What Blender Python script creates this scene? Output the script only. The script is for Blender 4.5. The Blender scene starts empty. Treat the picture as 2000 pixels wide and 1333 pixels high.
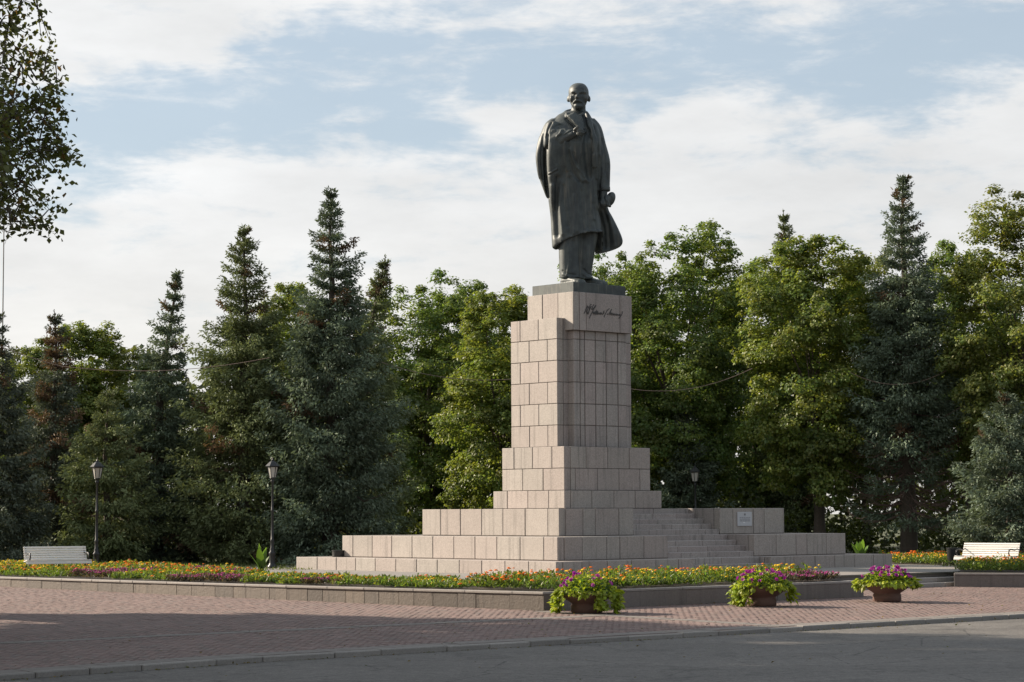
import bpy, bmesh, math, random
import numpy as np
from mathutils import Vector, Matrix

# ------------------------------------------------------------------ camera, sky, sun, exposure
S = bpy.context.scene
COL = S.collection
ZC = 1.806
cam_d = bpy.data.cameras.new('camera'); cam = bpy.data.objects.new('camera', cam_d); COL.objects.link(cam)
cam_d.sensor_width = 36.0; cam_d.lens = 36.0*4450.0/2000.0
cam_d.clip_start = 0.5; cam_d.clip_end = 6000
cam.matrix_world = Matrix.Translation((0, 0, ZC)) @ Matrix.Rotation(math.pi/2+0.0753, 4, 'X') @ Matrix.Rotation(-0.0042, 4, 'Z')
S.camera = cam
SUN_EL, SUN_AZ = math.radians(25.0), math.atan2(-0.92, 0.39)
SUN = Vector((math.sin(SUN_AZ)*math.cos(SUN_EL), math.cos(SUN_AZ)*math.cos(SUN_EL), math.sin(SUN_EL)))
sun_d = bpy.data.lights.new('sun', 'SUN'); sun_d.energy = 5.0; sun_d.angle = math.radians(0.9); sun_d.color = (1.0, 0.86, 0.69)
sun = bpy.data.objects.new('sun', sun_d); COL.objects.link(sun); sun.location = SUN*200
sun.rotation_euler = SUN.to_track_quat('Z', 'Y').to_euler()
S.view_settings.view_transform = 'Standard'; S.view_settings.look = 'None'
S.view_settings.gamma = 1.0; S.view_settings.use_curve_mapping = False
S.view_settings.exposure = 0.98

class NT:
    """small helper to wire nodes"""
    def __init__(s, tree): s.t = tree; tree.nodes.clear()
    def n(s, typ, ins=None, **kw):
        nd = s.t.nodes.new(typ)
        for k, v in kw.items(): setattr(nd, k, v)
        for k, v in (ins or {}).items(): s.put(nd.inputs[k], v)
        return nd
    def put(s, sock, v):
        if isinstance(v, bpy.types.NodeSocket): s.t.links.new(v, sock)
        elif isinstance(v, bpy.types.Node): s.t.links.new(v.outputs[0], sock)
        else: sock.default_value = v
    def m(s, op, a, b=0.0, c=0.0, clamp=False):
        nd = s.n('ShaderNodeMath', operation=op, use_clamp=clamp)
        s.put(nd.inputs[0], a); s.put(nd.inputs[1], b); s.put(nd.inputs[2], c)
        return nd.outputs[0]
    def ss(s, x, lo, hi, a=0.0, b=1.0):
        nd = s.n('ShaderNodeMapRange', interpolation_type='SMOOTHSTEP')
        for i, v in enumerate((x, lo, hi, a, b)): s.put(nd.inputs[i], v)
        return nd.outputs[0]
    def mix(s, f, a, b, mode='MIX'):
        nd = s.n('ShaderNodeMix', data_type='RGBA', blend_type=mode)
        s.put(nd.inputs[0], f); s.put(nd.inputs[6], a); s.put(nd.inputs[7], b)
        return nd.outputs[2]
    def noise(s, vec, scale, detail=4.0, rough=0.55, dist=0.0):
        return s.n('ShaderNodeTexNoise', {'Vector': vec, 'Scale': scale, 'Detail': detail, 'Roughness': rough, 'Distortion': dist}).outputs[0]
    def map(s, vec, scale=(1, 1, 1), loc=(0, 0, 0), rot=(0, 0, 0)):
        return s.n('ShaderNodeMapping', {'Vector': vec, 'Scale': scale, 'Location': loc, 'Rotation': rot}).outputs[0]

def c3(r, g, b): return (r, g, b, 1.0)

def build_world():
    w = bpy.data.worlds.new('World'); S.world = w; w.use_nodes = True
    N = NT(w.node_tree)
    sky = N.n('ShaderNodeTexSky', sky_type='NISHITA', sun_disc=False, sun_elevation=SUN_EL, sun_rotation=SUN_AZ,
              altitude=150.0, air_density=1.0, dust_density=1.6, ozone_density=1.4)
    geo = N.n('ShaderNodeTexCoord').outputs['Generated']
    sep = N.n('ShaderNodeSeparateXYZ', {0: geo})
    x, z = sep.outputs[0], sep.outputs[2]
    # broad layout of the cloud banks: a clear diagonal lane between two banks
    lane = N.m('ADD', N.m('MULTIPLY', N.m('POWER', 2.718, N.m('MULTIPLY', N.m('ADD', x, 0.22), -5.4)), -0.054), 0.213)
    q = N.m('SUBTRACT', z, lane)                       # >0 above the lane
    wob = N.noise(N.map(geo, (1, 1, 2.2)), 9.0, 5.0, 0.6)
    q = N.m('ADD', q, N.m('MULTIPLY', N.m('SUBTRACT', wob, 0.5), 0.12))
    below = N.ss(q, -0.055, -0.012, 1.0, 0.0)
    above = N.m('MULTIPLY', N.m('MULTIPLY', N.ss(q, 0.004, 0.032), N.ss(x, 0.0, -0.12, 0.42, 1.0)), N.ss(z, 0.24, 0.5, 1.0, 0.45))
    bank = N.m('MAXIMUM', below, above)
    # streaky broken cloud texture, drawn out along the horizon
    st = N.noise(N.map(geo, (1, 1, 3.6), rot=(0, 0.06, 0)), 16.0, 9.0, 0.62, 0.35)
    fine = N.noise(N.map(geo, (1, 1, 3.0)), 55.0, 6.0, 0.65)
    tex = N.m('ADD', N.m('MULTIPLY', st, 0.76), N.m('MULTIPLY', fine, 0.24))
    d = N.m('ADD', N.m('MULTIPLY', bank, 0.54), N.m('MULTIPLY', N.m('SUBTRACT', tex, 0.5), 1.9))
    cov = N.ss(d, -0.02, 0.50)
    low = N.ss(z, 0.125, 0.03)                          # thick veil towards the horizon
    cov = N.m('MAXIMUM', cov, N.m('MULTIPLY', low, 0.93))
    cov = N.m('ADD', N.m('MULTIPLY', cov, 0.80), 0.16)
    shade = N.noise(N.map(geo, (1, 1, 3.0)), 11.0, 6.0, 0.6)
    lum = N.m('ADD', 0.455, N.m('MULTIPLY', N.m('SUBTRACT', shade, 0.5), 0.20))
    sd = N.n('ShaderNodeVectorMath', {0: geo}, operation='DOT_PRODUCT'); sd.inputs[1].default_value = SUN
    lum = N.m('MULTIPLY', lum, N.m('ADD', 0.88, N.m('MULTIPLY', sd.outputs['Value'], 0.26)))   # the veil is brighter towards the sun
    ccol = N.mix(N.ss(z, 0.0, 0.16), c3(1.0, 0.965, 0.905), c3(0.97, 0.975, 0.975))
    cl = N.n('ShaderNodeVectorMath', {0: ccol}, operation='SCALE'); N.put(cl.inputs['Scale'], lum)
    skb = N.n('ShaderNodeVectorMath', {0: sky.outputs[0]}, operation='SCALE'); N.put(skb.inputs['Scale'], 0.068)
    skb = N.mix(0.6, skb.outputs[0], c3(0.255, 0.315, 0.37))
    col = N.mix(cov, skb, cl.outputs[0])
    bg = N.n('ShaderNodeBackground', {'Color': col, 'Strength': 1.0})
    N.n('ShaderNodeOutputWorld', {'Surface': bg.outputs[0]})
build_world()

# ------------------------------------------------------------------ frames and helpers
PSI = 0.7327
RX, RY = math.cos(PSI), math.sin(PSI)
def W(a, b, z=0.0):      # the square's own axes: a along the front of the monument, b away from the road
    return Vector((1.2494 + a*RX - b*RY, 66.0 + a*RY + b*RX, z))
CA, CB = -9.55, -9.8     # corner of the raised flower bed
def G(r, l, z=0.0): return W(r+CA, l+CB, z)

def tag(o, label=None, cat=None, group=None, kind=None):
    for k, v in (('label', label), ('category', cat), ('group', group), ('kind', kind)):
        if v: o[k] = v
    return o
def link(name, me, parent=None, loc=None, rotz=None, kind=None):
    o = bpy.data.objects.new(name, me); COL.objects.link(o)
    if parent: o.parent = parent
    if loc is not None: o.location = loc
    if rotz is not None: o.rotation_euler = (0, 0, rotz)
    if kind: o['kind'] = kind
    return o
def thing(name, loc, rotz, label, cat, group=None):
    return tag(link(name, None, None, loc, rotz), label, cat, group)
def fast_mesh(name, V, F, mat=None, col=None, smooth=False):
    """V (n,3); F list of (m,k) int arrays of equal-size faces"""
    me = bpy.data.meshes.new(name)
    V = np.asarray(V, np.float32).reshape(-1, 3)
    Fs = [np.asarray(f, np.int32) for f in (F if isinstance(F, (list, tuple)) else [F]) if len(f)]
    me.vertices.add(len(V)); me.vertices.foreach_set('co', V.ravel())
    tot = np.concatenate([np.full(len(f), f.shape[1], np.int32) for f in Fs])
    me.loops.add(int(tot.sum())); me.loops.foreach_set('vertex_index', np.concatenate([f.ravel() for f in Fs]))
    me.polygons.add(len(tot))
    st = np.concatenate([[0], np.cumsum(tot)[:-1]]).astype(np.int32)
    me.polygons.foreach_set('loop_start', st)
    try: me.polygons.foreach_set('loop_total', tot)
    except Exception: pass
    me.polygons.foreach_set('use_smooth', np.full(len(tot), bool(smooth)))
    if col is not None:
        at = me.attributes.new('col', 'FLOAT_COLOR', 'POINT')
        c = np.ones((len(V), 4), np.float32); c[:, :3] = col
        at.data.foreach_set('color', c.ravel())
    me.update(calc_edges=True)
    if mat: me.materials.append(mat)
    return me

class MB:
    """collects shapes into one mesh"""
    def __init__(s): s.v = []; s.f = {}; s.n = 0
    def add(s, V, F):
        V = np.asarray(V, float).reshape(-1, 3)
        for f in F: s.f.setdefault(len(f), []).append([i+s.n for i in f])
        s.v.append(V); s.n += len(V); return s
    def box(s, x0, x1, y0, y1, z0, z1, M=None):
        V = np.array([(x, y, z) for z in (z0, z1) for y in (y0, y1) for x in (x0, x1)], float)
        if M is not None: V = np.array([M @ Vector(p) for p in V])
        return s.add(V, [(0, 2, 3, 1), (4, 5, 7, 6), (0, 1, 5, 4), (2, 6, 7, 3), (0, 4, 6, 2), (1, 3, 7, 5)])
    def tube(s, pts, rad, n=8, cap=True):
        pts = [Vector(p) for p in pts]; m = len(pts)
        rad = rad if hasattr(rad, '__len__') else [rad]*m
        V = []; up = None
        for i, p in enumerate(pts):
            t = (pts[min(i+1, m-1)]-pts[max(i-1, 0)]).normalized()
            if up is None: up = Vector((1, 0, 0)) if abs(t.x) < .9 else Vector((0, 1, 0))
            u = (up - t*up.dot(t)).normalized(); w = t.cross(u); up = u
            for k in range(n):
                a = 2*math.pi*k/n; V.append(p + (u*math.cos(a)+w*math.sin(a))*rad[i])
        F = [(i*n+k, i*n+(k+1) % n, (i+1)*n+(k+1) % n, (i+1)*n+k) for i in range(m-1) for k in range(n)]
        if cap: F += [tuple(reversed(range(n))), tuple(range((m-1)*n, m*n))]
        return s.add(V, F)
    def lathe(s, prof, n=16, c=(0, 0, 0)):
        V = [(c[0]+r*math.cos(2*math.pi*k/n), c[1]+r*math.sin(2*math.pi*k/n), c[2]+z) for r, z in prof for k in range(n)]
        m = len(prof)
        F = [(i*n+k, i*n+(k+1) % n, (i+1)*n+(k+1) % n, (i+1)*n+k) for i in range(m-1) for k in range(n)]
        F += [tuple(reversed(range(n))), tuple(range((m-1)*n, m*n))]
        return s.add(V, F)
    def rings(s, R, cap=True):
        m, n = len(R), len(R[0])
        F = [(i*n+k, i*n+(k+1) % n, (i+1)*n+(k+1) % n, (i+1)*n+k) for i in range(m-1) for k in range(n)]
        if cap: F += [tuple(reversed(range(n))), tuple(range((m-1)*n, m*n))]
        return s.add(np.array(R, float).reshape(-1, 3), F)
    def ball(s, c, r, n=12, m=8, M=None):
        R = []
        for i in range(m+1):
            t = math.pi*(i+.02)/(m+.04)
            R.append([(math.sin(t)*math.cos(2*math.pi*k/n)*r[0], math.sin(t)*math.sin(2*math.pi*k/n)*r[1], -math.cos(t)*r[2]) for k in range(n)])
        R = [[tuple((M @ Vector(p) if M else Vector(p))+Vector(c)) for p in ring] for ring in R]
        return s.rings(R)
    def mesh(s, name, mat=None, smooth=False):
        return fast_mesh(name, np.concatenate(s.v), [np.array(f) for f in s.f.values()], mat, None, smooth)

_cb = {}
def chamfer_box(dx, dy, dz, c, mat):
    """block with worn (chamfered) edges, origin at its low corner"""
    key = (round(dx, 3), round(dy, 3), round(dz, 3), c, mat.name)
    if key in _cb: return _cb[key]
    V = []; idx = {}
    for sx in (0, 1):
        for sy in (0, 1):
            for sz in (0, 1):
                P = [dx*sx, dy*sy, dz*sz]; s3 = (sx, sy, sz)
                for ax in range(3):
                    q = list(P)
                    for o in range(3):
                        if o != ax: q[o] += c*(1-2*s3[o])
                    idx[(sx, sy, sz, ax)] = len(V); V.append(q)
    F4, F3 = [], []
    for ax in range(3):
        o1, o2 = [(1, 2), (2, 0), (0, 1)][ax]
        for s in (0, 1):
            f = []
            for (p, q) in ((0, 0), (1, 0), (1, 1), (0, 1)):
                k = [0, 0, 0]; k[ax] = s; k[o1] = p; k[o2] = q; f.append(idx[(k[0], k[1], k[2], ax)])
            F4.append(f if s else f[::-1])
        for p in (0, 1):
            for q in (0, 1):
                k0 = [0, 0, 0]; k0[o1] = p; k0[o2] = q; k1 = list(k0); k1[ax] = 1
                f = [idx[(*k0, o1)], idx[(*k1, o1)], idx[(*k1, o2)], idx[(*k0, o2)]]
                F4.append(f if (p ^ q) else f[::-1])
    for sx in (0, 1):
        for sy in (0, 1):
            for sz in (0, 1):
                f = [idx[(sx, sy, sz, a)] for a in range(3)]
                F3.append(f if (sx+sy+sz) % 2 else f[::-1])
    me = fast_mesh('block', V, [np.array(F4), np.array(F3)], mat)
    _cb[key] = me
    return me

# ------------------------------------------------------------------ materials
def new_mat(name):
    m = bpy.data.materials.new(name); m.use_nodes = True
    return m, NT(m.node_tree)
def finish(N, bsdf): N.n('ShaderNodeOutputMaterial', {'Surface': bsdf.outputs[0]})

def stone(name, base, pink, grain=0.5, streak=0.35, rough=0.62, var=0.14, tintvar=0.5, bump=0.15):
    m, N = new_mat(name)
    oi = N.n('ShaderNodeObjectInfo'); tc = N.n('ShaderNodeTexCoord')
    off = N.n('ShaderNodeVectorMath', {0: tc.outputs['Object']}, operation='ADD')
    rv = N.n('ShaderNodeCombineXYZ', {0: N.m('MULTIPLY', oi.outputs['Random'], 91.0), 1: N.m('MULTIPLY', oi.outputs['Random'], 37.0), 2: N.m('MULTIPLY', oi.outputs['Random'], 53.0)})
    N.put(off.inputs[1], rv.outputs[0]); P = off.outputs[0]
    r2 = N.n('ShaderNodeTexWhiteNoise', {'W': N.m('MULTIPLY', oi.outputs['Random'], 77.7)}, noise_dimensions='1D').outputs[0]
    col = N.mix(N.m('MULTIPLY', r2, tintvar), c3(*base), c3(*pink))
    val = N.m('ADD', 1.0-var*.5, N.m('MULTIPLY', oi.outputs['Random'], var))
    speck = N.noise(P, 34.0, 3.0, 0.85)
    mid = N.noise(P, 16.0, 5.0, 0.65)
    big = N.noise(P, 1.6, 4.0, 0.6, 0.6)
    k = N.m('ADD', N.m('MULTIPLY', N.m('SUBTRACT', speck, 0.5), 1.5*grain), N.m('MULTIPLY', N.m('SUBTRACT', mid, 0.5), 0.55*grain))
    k = N.m('ADD', k, N.m('MULTIPLY', N.m('SUBTRACT', big, 0.5), 0.30))
    val = N.m('MULTIPLY', val, N.m('ADD', 1.0, k))
    # rain streaks running down in world space
    geo = N.n('ShaderNodeNewGeometry')
    drip = N.noise(N.map(geo.outputs['Position'], (7.0, 7.0, 0.35)), 1.0, 4.0, 0.6)
    val = N.m('MULTIPLY', val, N.m('SUBTRACT', 1.0, N.m('MULTIPLY', N.ss(drip, 0.50, 0.74), streak)))
    sc = N.n('ShaderNodeVectorMath', {0: col}, operation='SCALE'); N.put(sc.inputs['Scale'], val)
    bp = N.n('ShaderNodeBump', {'Strength': bump, 'Distance': 0.02, 'Height': mid})
    b = N.n('ShaderNodeBsdfPrincipled', {'Base Color': sc.outputs[0], 'Roughness': rough, 'Normal': bp.outputs[0]})
    finish(N, b); return m

def flat(name, col, rough=0.5, metal=0.0, nscale=20.0, namp=0.25, spec=0.5):
    m, N = new_mat(name)
    tc = N.n('ShaderNodeTexCoord').outputs['Object']
    n = N.noise(tc, nscale, 5.0, 0.6)
    sc = N.n('ShaderNodeVectorMath', {0: c3(*col)[:3]}, operation='SCALE'); N.put(sc.inputs['Scale'], N.m('ADD', 1-namp*.5, N.m('MULTIPLY', n, namp)))
    b = N.n('ShaderNodeBsdfPrincipled', {'Base Color': sc.outputs[0], 'Roughness': rough, 'Metallic': metal, 'Specular IOR Level': spec})
    finish(N, b); return m

def leafmat(name, trans=0.35, gloss=0.05, tcol=(1.25, 1.2, 0.6)):
    m, N = new_mat(name)
    at = N.n('ShaderNodeAttribute', attribute_name='col').outputs['Color']
    tint = N.mix(1.0, at, c3(*tcol), 'MULTIPLY')
    d = N.n('ShaderNodeBsdfDiffuse', {'Color': at}); t = N.n('ShaderNodeBsdfTranslucent', {'Color': tint})
    mx = N.n('ShaderNodeMixShader', {0: trans, 1: d.outputs[0], 2: t.outputs[0]})
    g = N.n('ShaderNodeBsdfGlossy', {'Color': c3(.9, .9, .9), 'Roughness': 0.45})
    mx2 = N.n('ShaderNodeMixShader', {0: gloss, 1: mx.outputs[0], 2: g.outputs[0]})
    finish(N, mx2); return m

GRANITE = stone('pink_granite', (0.305, 0.276, 0.250), (0.315, 0.252, 0.234), grain=0.95, streak=0.34, tintvar=.5)
GRANITE_W = stone('weathered_granite', (0.295, 0.268, 0.250), (0.305, 0.245, 0.232), grain=0.95, streak=0.36, var=0.2, tintvar=.5)
MORTAR = flat('mortar', (0.105, 0.092, 0.085), 0.9, namp=0.5)
WALLSTONE = stone('wall_stone', (0.135, 0.108, 0.086), (0.092, 0.076, 0.064), grain=0.5, streak=0.5, var=0.4, tintvar=1.0, bump=0.5)
WALLGREY = stone('dark_granite', (0.155, 0.133, 0.12), (0.13, 0.113, 0.105), grain=0.75, streak=0.25, var=0.12)
COPING = stone('coping_stone', (0.27, 0.245, 0.225), (0.22, 0.20, 0.185), grain=0.5, streak=0.2, var=0.2, tintvar=1.0)
CONCRETE = stone('concrete', (0.250, 0.232, 0.212), (0.205, 0.190, 0.174), grain=0.6, streak=0.0, rough=0.85, var=0.2, tintvar=1.0)
LEAF = leafmat('leaves', 0.48, 0.025)
NEEDLE = leafmat('needles', 0.20, 0.015, (1.1, 1.1, 0.7))
PETAL = leafmat('petals', 0.3, 0.02, (1.05, 1.0, 1.0))
BARK = flat('bark', (0.075, 0.06, 0.048), 0.9, nscale=9.0, namp=0.9)
TWIG = flat('dead_twig', (0.13, 0.085, 0.07), 0.9, nscale=9.0, namp=0.6)
IRON = flat('black_iron', (0.022, 0.024, 0.026), 0.38, 0.2, namp=0.4)
WHITE = flat('white_paint', (0.74, 0.72, 0.68), 0.45, nscale=14, namp=0.16)
CLAY = flat('brown_concrete', (0.135, 0.075, 0.058), 0.75, nscale=30, namp=0.6)
SOIL = flat('soil', (0.05, 0.038, 0.028), 0.95, nscale=6, namp=0.8)
GLASSM = flat('milky_glass', (0.42, 0.41, 0.38), 0.2, namp=0.15)
CABLE = flat('cable', (0.22, 0.16, 0.13), 0.7)

def bronze_mat():
    m, N = new_mat('patinated_bronze')
    tc = N.n('ShaderNodeTexCoord').outputs['Object']
    drip = N.noise(N.map(tc, (5.5, 5.5, 0.55)), 1.4, 5.0, 0.65)
    blot = N.noise(tc, 3.2, 5.0, 0.6); fine = N.noise(tc, 28.0, 4.0, 0.7)
    a = N.mix(N.ss(blot, 0.36, 0.66), c3(0.036, 0.044, 0.048), c3(0.066, 0.078, 0.078))
    a = N.mix(N.m('MULTIPLY', N.ss(drip, 0.52, 0.72), 0.75), a, c3(0.145, 0.138, 0.118))
    a = N.mix(N.m('MULTIPLY', N.ss(drip, 0.47, 0.30), 0.55), a, c3(0.022, 0.026, 0.030))
    a = N.mix(N.m('MULTIPLY', N.m('SUBTRACT', fine, 0.3), 0.5, clamp=True), a, c3(0.06, 0.075, 0.065))
    bp = N.n('ShaderNodeBump', {'Strength': 0.12, 'Distance': 0.02, 'Height': fine})
    b = N.n('ShaderNodeBsdfPrincipled', {'Base Color': a, 'Roughness': N.m('ADD', 0.42, N.m('MULTIPLY', blot, 0.25)), 'Metallic': 0.22, 'Normal': bp.outputs[0]})
    finish(N, b); return m
BRONZE = bronze_mat()

def ground_mats():
    m, N = new_mat('asphalt')
    p = N.n('ShaderNodeNewGeometry').outputs['Position']
    big = N.noise(N.map(p, (1, 1, 1), rot=(0, 0, -PSI)), 0.35, 5.0, 0.6)
    band = N.noise(N.map(p, (0.05, 1.1, 1), rot=(0, 0, -PSI)), 1.0, 4.0, 0.6)
    fine = N.noise(p, 26.0, 4.0, 0.8); midn = N.noise(p, 5.0, 6.0, 0.7)
    cr = N.n('ShaderNodeTexVoronoi', {'Vector': N.map(p, (0.36, 0.36, 1)), 'Scale': 1.0}, feature='DISTANCE_TO_EDGE').outputs[0]
    crn = N.m('ADD', cr, N.m('MULTIPLY', N.m('SUBTRACT', midn, 0.5), 0.05))
    v = N.m('ADD', 0.62, N.m('MULTIPLY', big, 0.6)); v = N.m('MULTIPLY', v, N.m('ADD', 0.68, N.m('MULTIPLY', band, 0.64)))
    v = N.m('MULTIPLY', v, N.ss(fine, 0.33, 0.67, 0.60, 1.40)); v = N.m('MULTIPLY', v, N.ss(midn, 0.3, 0.7, 0.76, 1.24)); v = N.m('MULTIPLY', v, N.ss(N.noise(p, 0.9, 3.0, 0.5), 0.56, 0.60, 1.0, 0.80))
    v = N.m('MULTIPLY', v, N.ss(crn, 0.0, 0.009, 0.45, 1.0))
    sc = N.n('ShaderNodeVectorMath', {0: (0.125, 0.115, 0.105)}, operation='SCALE'); N.put(sc.inputs['Scale'], v)
    bp = N.n('ShaderNodeBump', {'Strength': 0.5, 'Distance': 0.015, 'Height': fine})
    finish(N, N.n('ShaderNodeBsdfPrincipled', {'Base Color': sc.outputs[0], 'Roughness': 0.82, 'Normal': bp.outputs[0]}))
    asphalt = m
    m, N = new_mat('pavers')
    at = N.n('ShaderNodeAttribute', attribute_name='col').outputs['Color']
    p = N.n('ShaderNodeNewGeometry').outputs['Position']
    v = N.m('ADD', 0.72, N.m('MULTIPLY', N.noise(p, 0.5, 5.0, 0.65), 0.55)); v = N.m('MULTIPLY', v, N.m('ADD', 0.8, N.m('MULTIPLY', N.noise(p, 40, 3.0, 0.6), 0.4)))
    sc = N.n('ShaderNodeVectorMath', {0: at}, operation='SCALE'); N.put(sc.inputs['Scale'], v)
    finish(N, N.n('ShaderNodeBsdfPrincipled', {'Base Color': sc.outputs[0], 'Roughness': 0.8}))
    pav = m
    m, N = new_mat('plaza_floor')
    p = N.map(N.n('ShaderNodeNewGeometry').outputs['Position'], rot=(0, 0, -PSI))
    br = N.n('ShaderNodeTexBrick', {'Vector': p, 'Color1': c3(.25, .23, .21), 'Color2': c3(.21, .195, .18), 'Mortar': c3(.12, .11, .10), 'Scale': 1.0, 'Mortar Size': 0.012, 'Brick Width': 1.0, 'Row Height': 0.5})
    v = N.m('ADD', 0.75, N.m('MULTIPLY', N.noise(p, 1.3, 6.0, 0.65), 0.5))
    sc = N.n('ShaderNodeVectorMath', {0: br.outputs[0]}, operation='SCALE'); N.put(sc.inputs['Scale'], v)
    finish(N, N.n('ShaderNodeBsdfPrincipled', {'Base Color': sc.outputs[0], 'Roughness': 0.75}))
    plaza = m
    m, N = new_mat('lawn')
    p = N.n('ShaderNodeNewGeometry').outputs['Position']
    col = N.mix(N.ss(N.noise(p, 0.6, 6.0, 0.65), 0.35, 0.7), c3(0.045, 0.065, 0.02), c3(0.075, 0.07, 0.035))
    finish(N, N.n('ShaderNodeBsdfPrincipled', {'Base Color': col, 'Roughness': 0.95}))
    return asphalt, pav, plaza, m
ASPHALT, PAVER, PLAZA, LAWN = ground_mats()

# ------------------------------------------------------------------ the setting
def PZ(l): return -0.42 + (0.012*l if l < 0 else min(.0065*l, .16))     # the pavement falls towards the road
def sheet(name, pts, mat, kind='structure'):
    me = bpy.data.meshes.new(name)
    bm = bmesh.new()
    vs = [bm.verts.new(p) for p in pts]; f = bm.faces.new(vs)
    if f.normal.z < 0: f.normal_flip()
    bm.normal_update()
    if f.normal.z < 0: bmesh.ops.reverse_faces(bm, faces=[f])
    bmesh.ops.triangulate(bm, faces=bm.faces[:]); bm.to_mesh(me); bm.free(); me.materials.append(mat)
    return tag(link(name, me), kind=kind)

LWALL = [(0, 0), (-.55, 4), (-1.0, 8.5), (-1.4, 15), (-1.77, 21.6), (-2.3, 30), (-3.3, 42)]   # bed wall going left (r, l)
STEP_L = 3.0
def PX(x, y, z=0.0): return Vector((x, y, z))
RWALL = [Vector((12.9, 67.0, 0)), Vector((19.5, 65.05, 0))]

sheet('terrain', [(-2500, -2500, -1.0), (2500, -2500, -1.0), (2500, 2500, -1.0), (-2500, 2500, -1.0)], LAWN)
ROADZ = -.605
sheet('road', [G(-75, -13.4, ROADZ), G(-40, -10.35, ROADZ), G(-19, -8.45, ROADZ), G(-13.5, -7.8, ROADZ), G(-7, -7.7, ROADZ), G(90, -7.7, ROADZ), G(90, -55, ROADZ), G(-75, -55, ROADZ)], ASPHALT)
KERB = [(-40, -10.4), (-19, -8.5), (-13.5, -7.85), (-7, -7.75), (0, -7.75), (25, -7.75), (60, -7.75)]
def kerb_l(r):
    return float(np.interp(r, [k[0] for k in KERB], [k[1] for k in KERB]))
def lw_r(l): return float(np.interp(l, [k[1] for k in LWALL], [k[0] for k in LWALL]))
# sand bed under the pavers, two planes meeting at the wall line
bedm = flat('joint_sand', (0.130, 0.094, 0.084), 0.95, nscale=3, namp=0.6)
pv = MB()
rr = [-60, -40, -19, -13.5, -7, 0, 12, 30, 60]
pv.add([G(r, 0, PZ(0)-.006) for r in rr]+[G(r, kerb_l(r)+.1, PZ(kerb_l(r)+.1)-.006) for r in rr], [(i, i+9, i+10, i+1) for i in range(8)])
pv.add([G(r_, l_, PZ(l_)-.006) for l_ in (0, 24.6, 60) for r_ in (-60, 2)], [(0, 1, 3, 2), (2, 3, 5, 4)])
pv.add([G(2, 0, PZ(0)-.006), G(40, 0, PZ(0)-.006), G(40, 8, PZ(8)-.006), G(2, 8, PZ(8)-.006), ], [(0, 1, 2, 3)])
pavement = tag(link('pavement', pv.mesh('pavement', bedm)), kind='structure')

# kerb stones
kerb = tag(link('kerb', None), kind='structure')
random.seed(5)
r = -30.0
kz = -.513
while r < 34:
    ln = random.choice((1.0, 1.0, 1.0, 1.5))
    p0 = G(r, kerb_l(r), 0); p1 = G(r+ln, kerb_l(r+ln), 0)
    d = p1-p0; L_ = d.length
    o = link('kerb_stone', chamfer_box(round(L_-.014, 2), .2, .34, .018, CONCRETE), kerb)
    o.location = (p0.x, p0.y, kz-.34+random.uniform(-.008, .008)); o.rotation_euler = (random.uniform(-.01, .01), random.uniform(-.004, .004), math.atan2(d.y, d.x)+random.uniform(-.006, .006))
    r += ln
# concrete slabs in bands: along the kerb, and the grid lines on the pavement
bs = MB()
def slab_band(r0, r1, l0f, l1f, step, along='r'):
    t = r0
    while t < r1-.01:
        e = min(t+step, r1)-.012
        if along == 'r': q = [(t, l0f(t)), (e, l0f(e)), (e, l1f(e)), (t, l1f(t))]
        else: q = [(l0f(t), t), (l1f(t), t), (l1f(e), e), (l0f(e), e)]
        dz = random.uniform(-.004, .004)
        top = [G(a, b, PZ(b)+.002+dz) for a, b in q]; bot = [p-Vector((0, 0, .05)) for p in top]
        bs.add(top+bot, [(0, 1, 2, 3), (0, 4, 5, 1), (1, 5, 6, 2), (2, 6, 7, 3), (3, 7, 4, 0)])
        t += step
slab_band(-30, 34, lambda r: kerb_l(r)+.215, lambda r: kerb_l(r)+.72, .5)
slab_band(-24, -.42, lambda r: -2.45, lambda r: -2.05, .4)
slab_band(-6.9, -.06, lambda l: -.42, lambda l: -.02, .4, 'l')
tag(link('kerbside_slab', bs.mesh('kerbside_slab', stone('band_slab', (0.195, 0.172, 0.157), (0.165, 0.147, 0.135), grain=0.6, streak=0.0, rough=0.85)), pavement), kind='stuff')

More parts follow.
